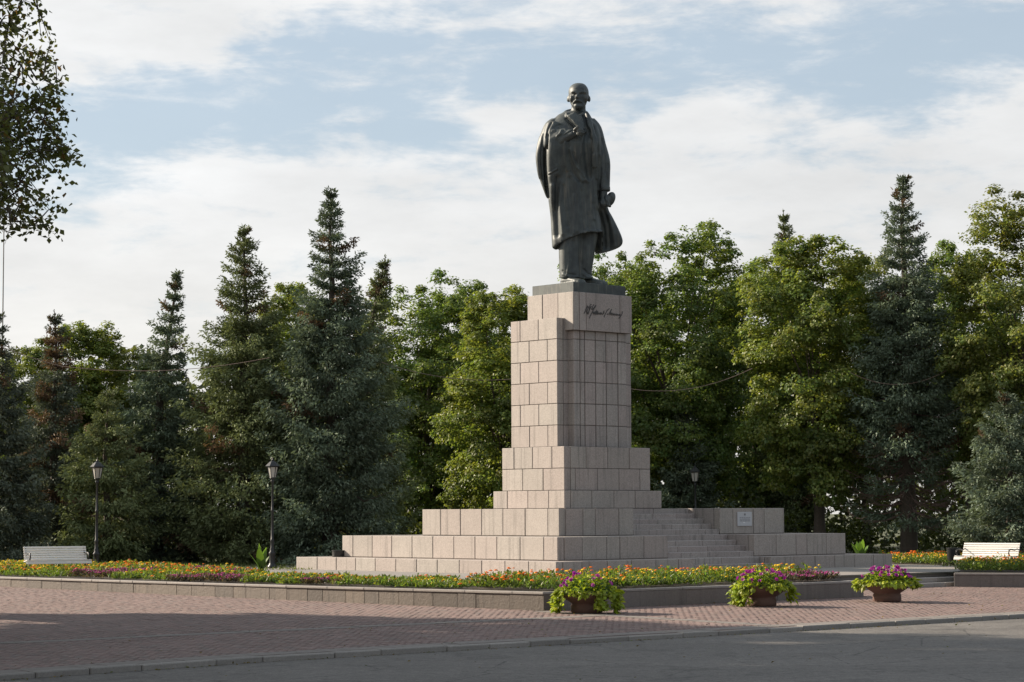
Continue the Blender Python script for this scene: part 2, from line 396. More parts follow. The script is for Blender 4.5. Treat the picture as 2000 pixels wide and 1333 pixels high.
# clay pavers: real bricks, the nearest 300 as separate pieces
def lay_pavers():
    rng = np.random.default_rng(3)
    bl, bw, gp = .20, .10, .004
    cols, rows = [], []
    R_, L_ = [], []
    for i, r0 in enumerate(np.arange(-26, 30, bw)):
        lo = kerb_l(r0)+.73
        hi = lw_r(20.0) if False else None
        l = np.arange(lo+(i % 2)*bl*.5, 31 if r0 < -.02 else (0 if r0 < 11.6 else 3.0), bl)
        R_.append(np.full(len(l), r0)); L_.append(l)
    R_ = np.concatenate(R_); L_ = np.concatenate(L_)
    keep = np.ones(len(R_), bool)
    keep &= ~((L_ > -2.65) & (L_ < -2.05) & (R_ < -.4)) & ~((R_ > -.52) & (R_ < -.02) & (L_ < 0.0))
    lim = np.interp(L_, [k[1] for k in LWALL], [k[0] for k in LWALL])
    keep &= ~((L_ > -.2) & (R_ < 11.5) & (R_ > lim-.1))
    X = 1.2494+(R_+CA)*RX-(L_+CB)*RY; Y = 66+(R_+CA)*RY+(L_+CB)*RX
    u = X/Y
    keep &= (u > -.232) & (u < .232) & (Y > 27) & (Y < 74)
    # beyond about 66 m the courses are far below a pixel; keep the grain coarse there
    R_, L_, X, Y = R_[keep], L_[keep], X[keep], Y[keep]
    n = len(R_)
    z = -.42+np.where(L_ < 0, .012*L_, np.minimum(.0065*L_, .16))+rng.normal(0, .0016, n)
    base = np.array([(.192, .130, .116), (.172, .118, .107), (.202, .142, .128), (.165, .130, .118)])[rng.choice(4, n, p=[.4, .25, .2, .15])]
    base = base*(1+rng.normal(0, .09, (n, 1)))
    order = np.argsort(Y)
    near = order[:300]; rest = order[300:]
    c = .002
    loc = np.array([(0, 0, -.03), (bw-gp, 0, -.03), (bw-gp, bl-gp, -.03), (0, bl-gp, -.03), (c, c, 0), (bw-gp-c, c, 0), (bw-gp-c, bl-gp-c, 0), (c, bl-gp-c, 0)])
    loc[:4, 2] = -.035
    rot = np.array([[RX, -RY, 0], [RY, RX, 0], [0, 0, 1]])
    lw = loc@rot.T
    fq = np.array([(4, 5, 6, 7), (0, 1, 5, 4), (1, 2, 6, 5), (2, 3, 7, 6), (3, 0, 4, 7)])
    P = np.stack([X, Y, z], 1)
    V = (P[rest][:, None, :]+lw[None]).reshape(-1, 3)
    F = (fq[None]+8*np.arange(len(rest))[:, None, None]).reshape(-1, 4)
    tag(link('paver_field', fast_mesh('paver_field', V, F, PAVER, np.repeat(base[rest], 8, 0)), pavement), kind='stuff')
    var = [fast_mesh('paver', lw, fq, PAVER, np.tile(b, (8, 1))) for b in base[:8]]
    for j, i in enumerate(near):
        link('paver', var[j % 8], pavement, P[i])
lay_pavers()

# level ground of the square behind the retaining walls
back = [Vector((90, 75, 0)), Vector((120, 330, 0)), Vector((-120, 330, 0)), Vector((-60, 90, 0))]
rim = [G(r+.2, l, 0) for r, l in reversed(LWALL)]
edge = rim[:-1]+[G(.2, .2, 0), G(11.4, .2, 0), G(11.4, STEP_L+.6, 0), G(20.1, STEP_L+.6, 0)]+[p+Vector((.3, .1, 0)) for p in RWALL]+back
sheet('park_lawn', [Vector((p.x, p.y, -.03)) for p in edge], LAWN)
pl = [G(3.4, 3.0), G(11.45, 3.0), G(11.45, STEP_L+.7), G(20.4, STEP_L+.7), Vector((14.6, 71, 0)), Vector((20, 79.5, 0)), Vector((12, 80.5, 0)), G(27, 27), G(3.8, 27)]
sheet('plaza', [Vector((p.x, p.y, .0)) for p in pl], PLAZA)

# ------------------------------------------------------------------ retaining walls of the flower beds
def wall_run(root, pts, top, bot, slabs, mat, thick=.3, cop_len=1.6, cop_t=.06, over=.03, seed=1, jit=.005):
    """pts: world points along the face (wall lies to the left of travel); slabs set side by side, coping stones on top"""
    random.seed(seed)
    inv = root.matrix_world.inverted() if False else None
    for i in range(len(pts)-1):
        p, q = pts[i], pts[i+1]
        d = Vector((q.x-p.x, q.y-p.y, 0)); ln = d.length; d.normalize(); ang = math.atan2(d.y, d.x)
        for kind in ('slab', 'coping_stone'):
            t = 0.0
            while t < ln-.02:
                w = slabs*random.uniform(.55, 1.25) if kind == 'slab' else cop_len*random.uniform(.8, 1.1)
                if ln-t-w < .35: w = ln-t
                if kind == 'slab':
                    z0 = bot-.15; h = round((top-cop_t-.004)-z0, 3); o = link('slab', chamfer_box(round(w-.006, 3), thick, h, .006, mat), root)
                    b = p+d*(t+.003); off = random.uniform(-jit, jit)
                else:
                    z0 = top-cop_t; o = link('coping_stone', chamfer_box(round(w-.006, 3), thick+.05, cop_t, .010, COPING), root)
                    b = p+d*(t+.005); off = -over+random.uniform(-.006, .006)
                nrm = Vector((-d.y, d.x, 0))
                o.location = Vector((b.x, b.y, z0))+nrm*off - root.location
                o.rotation_euler = (0, 0, ang+random.uniform(-.004, .004))
                t += w
wl = thing('retaining_wall', G(0, 0, -.42), 0, 'low brown stone retaining wall of the long flower bed left of the monument', 'wall')
wall_run(wl, [G(r, l) for r, l in reversed(LWALL)], 0.0, -.42, .9, WALLSTONE, seed=2)
wf = thing('retaining_wall', G(.3, .0, -.42), 0, 'dark speckled granite wall behind the three flower bowls', 'wall')
wall_run(wf, [G(.31, 0), G(11.4, 0)], 0.0, -.42, 2.6, WALLGREY, cop_len=2.4, over=.01, seed=3, jit=.004)
wall_run(wf, [G(11.4, .33), G(11.4, STEP_L+1.2)], 0.0, -.42, 2.2, WALLGREY, cop_len=2.0, over=.01, seed=4, jit=.004)
wr = thing('retaining_wall', RWALL[0]+Vector((0, 0, -.42)), 0, 'dark granite wall of the flower bed to the right of the low steps', 'wall')
wall_run(wr, RWALL, 0.0, -.42, 2.2, WALLGREY, cop_len=2.2, over=.02, seed=6, jit=.004)
# low steps up from the pavement
st = thing('low_steps', G(15.8, STEP_L, -.42), PSI, 'three low grey stone steps up from the pavement beside the right flower bed', 'steps')
random.seed(8)
for k in range(3):
    x = -4.25
    while x < 4.4:
        w = random.uniform(1.2, 1.8); w = min(w, 4.6-x)
        o = link('step_stone', chamfer_box(round(w-.01, 2), .8, .14, .015, COPING), st, (x, k*.36, k*.14+.0005)); x += w

# ------------------------------------------------------------------ the monument pedestal
MON = thing('monument_pedestal', W(0, 0), PSI, 'tall stepped pink granite pedestal with stairs and a carved signature', 'pedestal')
J = .016
def course(side, fix, c0, c1, joints, z0, z1, depth=.26, mat=GRANITE, inset=0.0, gz=J):
    """one course of facing blocks; side L: face looks towards -a, runs along b; side R: face looks towards -b, runs along a;
    the joints are recessed gaps over the dark core"""
    js = sorted([c0]+[j for j in joints if c0+.08 < j < c1-.08]+[c1])
    for p, q in zip(js[:-1], js[1:]):
        if side == 'R' and q-p < .02: continue
        w = round(q-p-J, 2); h = round(z1-z0-gz, 3)
        pr = random.uniform(-.004, .005)
        if side == 'R':
            o = link('granite_block', chamfer_box(w, depth, h, .011, mat), MON, (p+J/2, fix+pr+inset, z0+gz))
        else:
            o = link('granite_block', chamfer_box(depth, w, h, .011, mat), MON, (fix+pr+inset, p+J/2, z0+gz))
def core(x0, x1, y0, y1, z0, z1, mat=MORTAR, name='core'):
    return link(name, MB().box(x0, x1, y0, y1, z0, z1).mesh(name, mat), MON)
Z1, Z2, Z3, Z4, Z5, Z6, ZT, ZTB, ZP = .3922, 1.0886, 1.9286, 2.4989, 3.8914, 8.0165, 8.8454, 7.6217, 9.1726
A = dict(t1=(0, 15.316, 0, 12.534), t2=(.894, 14.004, .890, 11.23), t3=(2.354, 12.642, 2.379, 8.878), t4=(3.868, 8.207, 3.737, 7.116),
         t5=(4.091, 7.932, 3.98, 6.929), tb=(4.792, 7.422, 4.255, 6.438), sl=(4.447, 7.77, 4.658, 6.872), pl=(4.929, 7.283, 4.393, 6.35))
random.seed(11)
SA0, SA1 = 5.55, 9.48
rec = .022
# tier cores; the stairs run through a slot in the lower three
for key, z0, z1, s0, s1 in (('t1', -.3, Z1, 5.77, 9.25), ('t2', Z1-.05, Z2, SA0, SA1), ('t3', Z2-.05, Z3, SA0, SA1)):
    a0, a1, b0, b1 = A[key]
    zt = z1-.006
    core(a0+rec, s0-rec, b0+rec, b1, z0, zt); core(s1+rec, a1, b0+rec, b1, z0, zt)
    core(s0-rec, s1+rec, 3.95, b1, z0, zt-.002)
# tops of the tiers (paving stones laid flush with the block tops)
for key, z1, s0, s1 in (('t1', Z1, 5.77, 9.25), ('t2', Z2, SA0, SA1), ('t3', Z3, SA0, SA1)):
    a0, a1, b0, b1 = A[key]
    for (x0, x1, y0) in ((a0+.28, s0-.28, b0+.28), (s1+.28, a1-.02, b0+.28), (s0-.27, s1+.27, 4.0)):
        link('top_paving', MB().box(x0, x1, y0, b1-.02, z1-.2, z1-.001-.003*(y0 == 4.0)).mesh('top_paving', GRANITE), MON)
def cheek(key, z0, z1, s0, s1):
    a0, a1, b0, b1 = A[key]
    # side walls of the stair slot
    n = 2
    ys = np.linspace(b0+.27, 4.3, n+1)
    for y0, y1 in zip(ys[:-1], ys[1:]):
        link('granite_block', chamfer_box(.26, round(y1-y0-J, 2), round(z1-z0-J, 3), .011, GRANITE_W), MON, (s1+.004, y0+J/2, z0+J))
        link('granite_block', chamfer_box(.26, round(y1-y0-J, 2), round(z1-z0-J, 3), .011, GRANITE_W), MON, (s0-.264, y0+J/2, z0+J))
# T1
a0, a1, b0, b1 = A['t1']
course('L', a0, 0.0, b1, [1.19, 2.23, 3.27, 4.3, 5.33, 6.33, 7.34, 8.37, 9.38, 10.38, 11.39], -.05, Z1)
course('R', b0, .27, 5.77, [1.03, 2.07, 3.07, 4.1, 5.09], -.05, Z1)
course('R', b0, 9.25, a1, [10.38, 11.4, 12.38, 13.36, 14.35], -.05, Z1)
cheek('t1', -.05, Z1, 5.77, 9.25)
a0, a1, b0, b1 = A['t2']
course('L', a0, b0, b1, [1.5, 2.54, 3.59, 4.6, 5.6, 6.61, 7.63, 8.65, 9.65, 10.66], Z1, Z2)
course('R', b0, a0+.27, SA0, [1.9, 2.92, 3.47, 4.5], Z1, Z2)
course('R', b0, SA1, a1, [10.54, 11.51, 12.05, 13.02], Z1, Z2)
cheek('t2', Z1, Z2, SA0, SA1)
a0, a1, b0, b1 = A['t3']
course('L', a0, b0, b1, [2.89, 3.92, 4.95, 5.96, 6.98, 7.95], Z2, Z3)
course('R', b0, a0+.27, SA0, [3.36, 3.89, 4.91], Z2, Z3)
course('R', b0, SA1, a1, [10.13, 11.12, 11.65], Z2, Z3)
cheek('t3', Z2, Z3, SA0, SA1)
# stairs: eleven risers, each step of three or four stones
fr = [b for b in np.linspace(0, .890, 3)[:2]]+[.890+i*(2.379-.890)/4 for i in range(4)]+[2.379+i*.3385 for i in range(5)]
zs = [Z1*(i+1)/2 for i in range(2)]+[Z1+(Z2-Z1)*(i+1)/4 for i in range(4)]+[Z2+(Z3-Z2)*(i+1)/5 for i in range(5)]
for i, (f, z) in enumerate(zip(fr, zs)):
    zb = 0 if i == 0 else zs[i-1]
    s0, s1 = (5.77, 9.25) if i < 2 else (SA0, SA1)
    x = s0+.004
    nxt = x+random.uniform(.5, 1.3)
    while x < s1-.05:
        e = min(nxt, s1); e = s1 if s1-e < .3 else e
        link('step_stone', chamfer_box(round(e-x-.008, 2), .62, round(z-zb+.05, 3), .012, GRANITE_W), MON, (x, f+.012+random.uniform(0, .006), zb-.05-.002))
        x = e; nxt = x+random.uniform(1.1, 1.5)
core(5.6, 9.4, .5, 4.2, -.3, -.02, name='stair_core')
core(5.6, 9.4, 1.3, 4.2, -.02, Z1-.01, name='stair_core'); core(5.6, 9.4, 2.7, 4.2, Z1, Z2-.01, name='stair_core')
# T4, T5
a0, a1, b0, b1 = A['t4']
core(a0+rec, a1, b0+rec, b1, Z3-.05, Z4-.004)
course('L', a0, b0, b1, [4.47, 5.45, 6.43], Z3, Z4); course('R', b0, a0+.27, a1, [5.05, 6.03, 6.99], Z3, Z4)
a0, a1, b0, b1 = A['t5']
core(a0+rec, a1, b0+rec, b1, Z4-.05, Z5-.004)
zm = (Z4+Z5)/2
course('L', a0, b0, b1, [4.97, 5.94], Z4, zm); course('R', b0, a0+.27, a1, [4.57, 5.55, 6.51, 7.46], Z4, zm)
course('L', a0, b0, b1, [4.56, 5.47, 6.35], zm, Z5); course('R', b0, a0+.27, a1, [5.05, 6.01, 6.98], zm, Z5)
# shaft: recessed core with a slab buttress on either side, inscription block on top
ta0, ta1, tb0, tb1 = A['tb']; sa0, sa1, sb0, sb1 = A['sl']
ci = .13
core(ta0+ci+.03, ta1-ci, tb0+ci+.03, tb1-.02, Z5-.05, ZTB)
core(sa0+rec, ta0+ci+.06, sb0+rec, sb1, Z5-.05, Z6-.004); core(ta1-ci-.06, sa1, sb0+rec, sb1, Z5-.05, Z6-.004)
hz = (Z6-Z5)/6
for k in range(6):
    z0 = Z5+k*hz; z1 = z0+hz
    js = [5.54, 6.42-.0] if k % 2 else [5.12, 5.99]
    course('L', sa0, sb0, sb1, js, z0, z1)
    course('R', sb0, sa0+.27, ta0+ci+.02, [], z0, z1, mat=GRANITE_W)
    if k < 5 or True:
        zt = min(z1, ZTB-.004)
        course('L', ta0+ci, tb0+ci, sb0+.1, [], z0, zt, mat=GRANITE_W)
        xs = [ta0+ci+.27, 5.40, 5.88, 6.36, 6.89, ta1-ci]
        for p, q in zip(xs[:-1], xs[1:]):     # narrow panels with broad recessed joints
            link('granite_block', chamfer_box(round(q-p-.034, 3), .2, round(zt-z0-J, 3), .012, GRANITE_W), MON, (p+.017, tb0+ci+random.uniform(-.004, .004), z0+J))
    course('R', sb0, ta1-ci, sa1, [], z0, z1, mat=GRANITE_W)
core(ta0+rec, ta1, tb0+rec, tb1, ZTB, ZT-.004)
course('L', ta0, tb0, tb1, [4.98, 5.72], ZTB, ZT, gz=.002); course('R', tb0, ta0+.27, ta1, [5.36, 6.88], ZTB, ZT, mat=GRANITE_W, gz=.002)

# the carved signature on the inscription block
def sig():
    strokes = [[(672, 572), (700, 520), (735, 430), (768, 372), (760, 405), (722, 470), (690, 540)], [(760, 400), (790, 395), (770, 450), (748, 520), (752, 575), (780, 560)],
               [(868, 335), (835, 345), (815, 420), (800, 500), (780, 590), (762, 565), (800, 510), (832, 440), (862, 380)],
               [(925, 338), (880, 430), (872, 470), (900, 455), (985, 355), (935, 440), (880, 540), (835, 630), (808, 700), (822, 660)],
               [(895, 565), (925, 525), (915, 598), (958, 520), (948, 600), (1000, 488), (978, 605), (1030, 510), (1012, 606), (1050, 556), (1062, 600), (1092, 545), (1100, 604), (1128, 555), (1140, 602), (1172, 560), (1190, 500), (1180, 590)],
               [(1332, 448), (1285, 488), (1240, 560), (1205, 640), (1190, 675)],
               [(1265, 602), (1285, 585), (1275, 605)], [(1310, 600), (1345, 545), (1392, 465), (1360, 540), (1345, 615)],
               [(1352, 610), (1388, 560), (1392, 622), (1425, 572), (1432, 626), (1460, 585), (1478, 630), (1508, 585), (1520, 632), (1548, 595), (1560, 635), (1592, 600), (1600, 640), (1628, 598)],
               [(1672, 522), (1668, 580), (1630, 650), (1575, 712)]]
    m = MB()
    for s in strokes:
        pts = []
        for x, y in s:
            u, v = 1090+x/13.333, 570+y/13.333
            pts.append((5.31+(u-1143)*.023, tb0-.006, 8.475-((v-594)-.088*(u-1143))/61.0))
        # smooth the pen line
        sm = []
        for i in range(len(pts)-1):
            p0, p1, p2, p3 = [Vector(pts[max(0, min(len(pts)-1, j))]) for j in (i-1, i, i+1, i+2)]
            for t in (0, .33, .66):
                sm.append(.5*((2*p1)+(p2-p0)*t+(2*p0-5*p1+4*p2-p3)*t*t+(3*p1-p0-3*p2+p3)*t**3))
        sm.append(Vector(pts[-1]))
        m.tube(sm, .015, 5)
    return m
link('signature', sig().mesh('signature', flat('dark_inlay', (.055, .05, .048), .6)), MON)
# white plaque on the right wing
PLQ = link('plaque', chamfer_box(.70, .03, .46, .008, flat('plaque_metal', (.44, .45, .48), .4, .2, namp=.1)), MON, (10.31, 2.379-.032, 1.345))
ink = flat('plaque_ink', (.16, .16, .18), .6)
m = MB(); random.seed(3)
for i, zz in enumerate((.27, .225, .19, .155)):
    x = .10+.03*(i % 2)
    while x < .58:
        w = random.uniform(.04, .13); m.box(x, min(x+w, .61), -.004, .002, zz, zz+.016); x += w+.03
link('lettering', m.mesh('lettering', ink), PLQ)
m = MB(); m.add([(.31, -.005, .41), (.39, -.005, .41), (.385, -.005, .36), (.35, -.005, .33), (.315, -.005, .36), (.35, .003, .37)], [(0, 4, 3, 2, 1), (0, 1, 5), (1, 2, 5), (2, 3, 5), (3, 4, 5), (4, 0, 5)])
link('emblem', m.mesh('emblem', ink), PLQ)
m = MB(); m.box(.26, .36, -.004, .002, .10, .125)
link('emblem', m.mesh('emblem', flat('plaque_light', (.7, .7, .7), .4)), PLQ)

# ------------------------------------------------------------------ the bronze statue
SD = 74.07
def SP(u, v, y):     # statue axes: x across, y away from the viewer's side, z up from the plinth top
    k = (SD+y)/4450.0
    return Vector(((u-1131.0)*k, y, (1002.0-v)*k-7.366))
def ring_at(v, xl, xr, yf, yb, n=40, e=2.5, hem=None):
    """closed cross-section: flattened ellipse between xl and xr, front yf, back yb"""
    out = []
    for k in range(n):
        a = 2*math.pi*k/n
        ca, sa = math.cos(a), math.sin(a)
        x = math.copysign(abs(ca)**(2/e), ca); y = math.copysign(abs(sa)**(2/e), sa)
        yy = (yf+yb)/2+(yb-yf)/2*y
        vv = v if hem is None else hem((xl+xr)/2+(xr-xl)/2*x, y, v)
        out.append(tuple(SP((xl+xr)/2+(xr-xl)/2*x, vv, yy)))
    return out
def loft(m, rows, n=40, e=2.5, hem=None, sub=3):
    """rows (v, xl, xr, yf, yb) joined smoothly"""
    R = np.array(rows, float); t = np.arange(len(R)); tt = np.linspace(0, len(R)-1, (len(R)-1)*sub+1)
    out = []
    for q in tt:
        i = int(min(q, len(R)-2)); f = q-i
        p0, p1, p2, p3 = R[max(i-1, 0)], R[i], R[i+1], R[min(i+2, len(R)-1)]
        row = .5*(2*p1+(p2-p0)*f+(2*p0-5*p1+4*p2-p3)*f*f+(3*p1-p0-3*p2+p3)*f**3)
        out.append(ring_at(row[0], row[1], row[2], row[3], row[4], n, e, hem))
    m.rings(out)
def stube(m, pts, rad, n=12, sub=4):
    P = [SP(*p) for p in pts]; out = []; rr = []
    for i in range(len(P)-1):
        p0, p1, p2, p3 = P[max(0, i-1)], P[i], P[i+1], P[min(i+2, len(P)-1)]
        for t in np.arange(sub)/sub:
            out.append(.5*((2*p1)+(p2-p0)*t+(2*p0-5*p1+4*p2-p3)*t*t+(3*p1-p0-3*p2+p3)*t**3)); rr.append(rad[i]*(1-t)+rad[i+1]*t)
    out.append(P[-1]); rr.append(rad[-1])
    m.tube(out, rr, n)
def sball(m, u, v, y, r, rot=(0, 0, 0)):
    M = Matrix.Rotation(rot[2], 3, 'Z') @ Matrix.Rotation(rot[1], 3, 'Y') @ Matrix.Rotation(rot[0], 3, 'X')
    m.ball(SP(u, v, y), r, 20, 14, M)
def fuse(m, name, voxel, strokes=(), smooth_it=2, gain=1.0):
    """fuse overlapping solids into one continuous skin, then work creases and ridges into it"""
    me = m.mesh(name); o = bpy.data.objects.new(name, me); COL.objects.link(o)
    md = o.modifiers.new('r', 'REMESH'); md.mode = 'VOXEL'; md.voxel_size = voxel; md.adaptivity = 0
    if smooth_it:
        sm = o.modifiers.new('s', 'SMOOTH'); sm.factor = .5; sm.iterations = smooth_it
    dg = bpy.context.evaluated_depsgraph_get(); ev = o.evaluated_get(dg)
    out = bpy.data.meshes.new_from_object(ev, depsgraph=dg)
    bpy.data.objects.remove(o); bpy.data.meshes.remove(me)
    n = len(out.vertices); co = np.empty(n*3, np.float32); out.vertices.foreach_get('co', co); co = co.reshape(-1, 3).astype(float)
    for it, (pl, w, amp, side, yref) in enumerate(strokes):
        no = np.empty(n*3, np.float32)
        out.vertices.foreach_set('co', co.astype(np.float32).ravel()); out.update()
        out.vertex_normals.foreach_get('vector', no); no = no.reshape(-1, 3)
        P = np.array([(SP(u, v, yref).x, SP(u, v, yref).z) for u, v in pl])
        q = co[:, [0, 2]]; best = np.full(n, 1e9)
        segs = [(P[0], P[0])] if len(P) == 1 else list(zip(P[:-1], P[1:]))
        for a, b in segs:
            ab = b-a; L2 = max((ab**2).sum(), 1e-9); t = np.clip(((q-a)@ab)/L2, 0, 1)
            best = np.minimum(best, np.linalg.norm(q-(a+t[:, None]*ab), axis=1))
        g = np.exp(-(best/w)**2)*amp*gain
        fm = np.clip(-no[:, 1]*2.5+.5, 0, 1) if side < 0 else np.clip(no[:, 1]*2.5+.5, 0, 1)
        co += no*(g*fm)[:, None]
    out.vertices.foreach_set('co', co.astype(np.float32).ravel())
    out.polygons.foreach_set('use_smooth', np.ones(len(out.polygons), bool)); out.update()
    out.materials.clear(); out.materials.append(BRONZE); out.name = name
    return out

def build_statue():
    c = W((A['pl'][0]+A['pl'][1])/2, (A['pl'][2]+A['pl'][3])/2, ZP)
    st = thing('bronze_statue', (c.x, SD, ZP), 0, 'bronze statue of a bald bearded man in a long coat on the pedestal', 'statue')
    # bronze plinth slab in the pedestal's own direction
    a0, a1, b0, b1 = A['pl']
    pl = link('plinth', chamfer_box(a1-a0, b1-b0, ZP-ZT, .012, BRONZE), st)
    p = W(a0, b0, ZT+.002); pl.location = (p.x-c.x, p.y-SD, ZT+.002-ZP); pl.rotation_euler = (0, 0, PSI)
    # ---- head, neck, chest and hands: one figure
    m = MB()
    skull = [(155.6, 1130, 1135, -.08, .08), (156.6, 1125, 1141, -.20, .24), (159, 1120.3, 1145.5, -.30, .36), (163, 1116.2, 1149, -.38, .44), (168, 1113.6, 1151.5, -.42, .47), (174, 1112.7, 1152.7, -.435, .47), (180, 1113, 1152.7, -.43, .44),
             (186, 1113.6, 1151.5, -.42, .38), (192, 1114.8, 1149.6, -.42, .30), (197, 1116.3, 1148, -.43, .22), (201, 1118.5, 1146, -.44, .14), (204.5, 1121.5, 1143, -.44, .0), (207.5, 1125.5, 1139, -.41, -.2)]
    loft(m, skull, 32, 2.15, None, 3)
    stube(m, [(1132.5, 190, .06), (1132.5, 206, .06), (1131, 222, .08), (1130, 240, .08)], [.235, .235, .27, .40], 20)
    sball(m, 1112.6, 187.5, .04, (.05, .10, .11), (0, .05, .25)); sball(m, 1153.2, 187.5, .04, (.05, .10, .11), (0, -.05, -.25))
    # nose
    stube(m, [(1130.2, 176.5, -.42), (1129.2, 181, -.475), (1128.4, 185, -.53)], [.035, .046, .058], 10)
    sball(m, 1126.0, 185.8, -.47, (.036, .05, .034)); sball(m, 1131.6, 185.8, -.47, (.036, .05, .034))
    # moustache, lower lip and pointed beard
    stube(m, [(1119.5, 195.5, -.36), (1124, 192, -.445), (1129.2, 190.3, -.475), (1135, 192, -.445), (1140.5, 195.5, -.36)], [.02, .045, .045, .045, .02], 10)
    sball(m, 1129.8, 197.3, -.43, (.075, .04, .026)); sball(m, 1131, 201.5, -.40, (.13, .08, .08)); sball(m, 1131.5, 204.5, -.385, (.08, .06, .05))
    # brow
    stube(m, [(1117, 174.2, -.36), (1122, 173.2, -.415), (1128, 175.0, -.44)], [.025, .03, .024], 10)
    stube(m, [(1132, 175.0, -.43), (1139, 173.2, -.41), (1147, 174.6, -.33)], [.024, .03, .025], 10)
    # cheekbones and eyeballs
    sball(m, 1119.5, 187, -.285, (.09, .09, .13)); sball(m, 1145, 187, -.285, (.09, .09, .13))
    loft(m, [(212, 1112, 1150, -.2, .3), (225, 1092, 1158, -.36, .42), (250, 1080, 1166, -.5, .5), (300, 1080, 1166, -.52, .5), (360, 1084, 1166, -.5, .5), (440, 1096, 1166, -.4, .4), (470, 1100, 1162, -.34, .34)], 32)
    # shirt collar, tie and waistcoat showing in the opening
    stube(m, [(1122, 216, -.24), (1131, 222, -.40), (1142, 217, -.24)], [.05, .06, .05], 10)
    stube(m, [(1134, 219, -.46), (1139, 238, -.60), (1144, 256, -.66)], [.05, .07, .06], 10)
    # raised right hand holding the lapel: forearm, palm, four fingers and a thumb
    stube(m, [(1080, 286, -.55), (1102, 268, -.76), (1121, 257, -.92)], [.18, .15, .11], 14)
    sball(m, 1126.5, 254.5, -.93, (.13, .085, .115), (0, -.5, .2))
    for (f, r) in (([(1126, 248.5, -1.02), (1132, 245.5, -1.08), (1137.5, 247.5, -1.04), (1137, 251, -.97)], .036), ([(1127, 251.5, -1.04), (1134, 249.5, -1.11), (1140, 251.5, -1.06), (1139, 255, -.98)], .038),
                   ([(1127, 255, -1.04), (1134, 254, -1.11), (1140, 256, -1.06), (1139, 259.5, -.98)], .037), ([(1126, 258.5, -1.02), (1132, 258.5, -1.08), (1137, 260.5, -1.03), (1136, 263, -.96)], .032)):
        stube(m, f, [r, r*1.05, r, r*.8], 8)
    stube(m, [(1121, 250, -1.0), (1126, 245, -1.08), (1131, 241.5, -1.08)], [.05, .042, .032], 8)
    # left arm hanging, hand closed on the cap
    stube(m, [(1180, 350, -.05), (1180, 376, -.14), (1178.5, 388, -.18)], [.17, .13, .10], 12)
    sball(m, 1178.5, 392, -.20, (.10, .13, .13))
    for i, (du, vv) in enumerate(((-2.5, 398), (0, 400.5), (2.5, 401.5), (5, 400))):
        stube(m, [(1177+du, 391, -.26), (1178+du, 396, -.31), (1179.5+du, vv, -.27), (1181+du, vv+.8, -.18)], [.042, .042, .038, .03], 8)
    stube(m, [(1182, 388, -.26), (1185.5, 392, -.32), (1187, 396, -.30)], [.045, .04, .03], 8)
    st_f = [([(1118.5, 177.8), (1125.5, 178.4)], .030, -.045, -1, -.45), ([(1135, 178.4), (1144, 177.8)], .032, -.045, -1, -.45),
            ([(1121.8, 178.6)], .024, .026, -1, -.45), ([(1139.4, 178.6)], .024, .026, -1, -.45),
            ([(1124.5, 187.5), (1120, 193)], .02, -.022, -1, -.45), ([(1133.5, 187.5), (1140, 193)], .02, -.022, -1, -.45),
            ([(1123, 195.6), (1130, 194.3), (1137, 195.6)], .016, -.03, -1, -.46), ([(1129.9, 176)], .02, -.02, -1, -.45),
            ([(1119, 168.5), (1130, 167), (1145, 168.8)], .02, -.010, -1, -.42), ([(1119, 189), (1118, 194)], .04, -.02, -1, -.4), ([(1145, 189), (1145, 194)], .04, -.02, -1, -.4)]
    link('figure', fuse(m, 'figure', .022, st_f, 2, .65), st)
    # ---- overcoat thrown over the shoulders
    m = MB()
    def hem(x, y, v):
        if v < 430: return v
        front = np.interp(x, [1079, 1091, 1107, 1137, 1154, 1180], [484, 476, 465, 453, 448.5, 449.5])
        back = np.interp(x, [1079, 1100, 1180], [484, 488, 490])
        w = min(1, max(0, (y+.35)/.7)); tgt = front*(1-w)+back*w
        f = min(1, (v-430)/50.0)
        return v*(1-f)+tgt*f if v < 484 else tgt-(484-v)*0
    coat = [(213, 1104, 1149, -.24, .36), (219, 1092, 1152, -.30, .42), (226, 1084.5, 1159, -.38, .48), (234, 1077, 1166, -.48, .55), (244, 1071.5, 1172, -.60, .60), (258, 1067.5, 1175, -.78, .63), (274, 1065.8, 1176, -.88, .65),
            (300, 1065.5, 1177, -.82, .66), (335, 1067, 1176, -.70, .66), (385, 1071.3, 1172, -.68, .66), (420, 1075.8, 1172, -.70, .68), (450, 1078, 1177, -.73, .72), (480, 1079.5, 1181, -.75, .74)]
    R = np.array(coat, float); rings = []
    for q in np.linspace(0, len(R)-1, (len(R)-1)*3+1):
        i = int(min(q, len(R)-2)); f = q-i; row = R[i]*(1-f)+R[i+1]*f
        rings.append(ring_at(*row, 48, 2.5, hem))
    # turn the hem inwards so that the coat is hollow below
    inner = []
    for k, (dv, s) in enumerate(((0, .88), (-12, .76), (-26, .66))):
        row = R[-1].copy(); cx = (row[1]+row[2])/2; hw = (row[2]-row[1])/2*s; cy = (row[3]+row[4])/2; hy = (row[4]-row[3])/2*s
        rr_ = ring_at(480, cx-hw, cx+hw, cy-hy, cy+hy, 48, 2.5, hem)
        inner.append([(x, y, z-dv/60.1) for x, y, z in rr_])
    m.rings(rings+inner)
    # arm inside its sleeve, on the right
    stube(m, [(1152, 236, .04), (1163, 250, .04), (1172, 280, .0), (1180.5, 312, -.03), (1181, 340, -.06), (1181.5, 368, -.12)], [.25, .26, .235, .225, .215, .185], 18)
    stube(m, [(1181.6, 364, -.12), (1181.8, 372, -.13)], [.20, .20], 18)
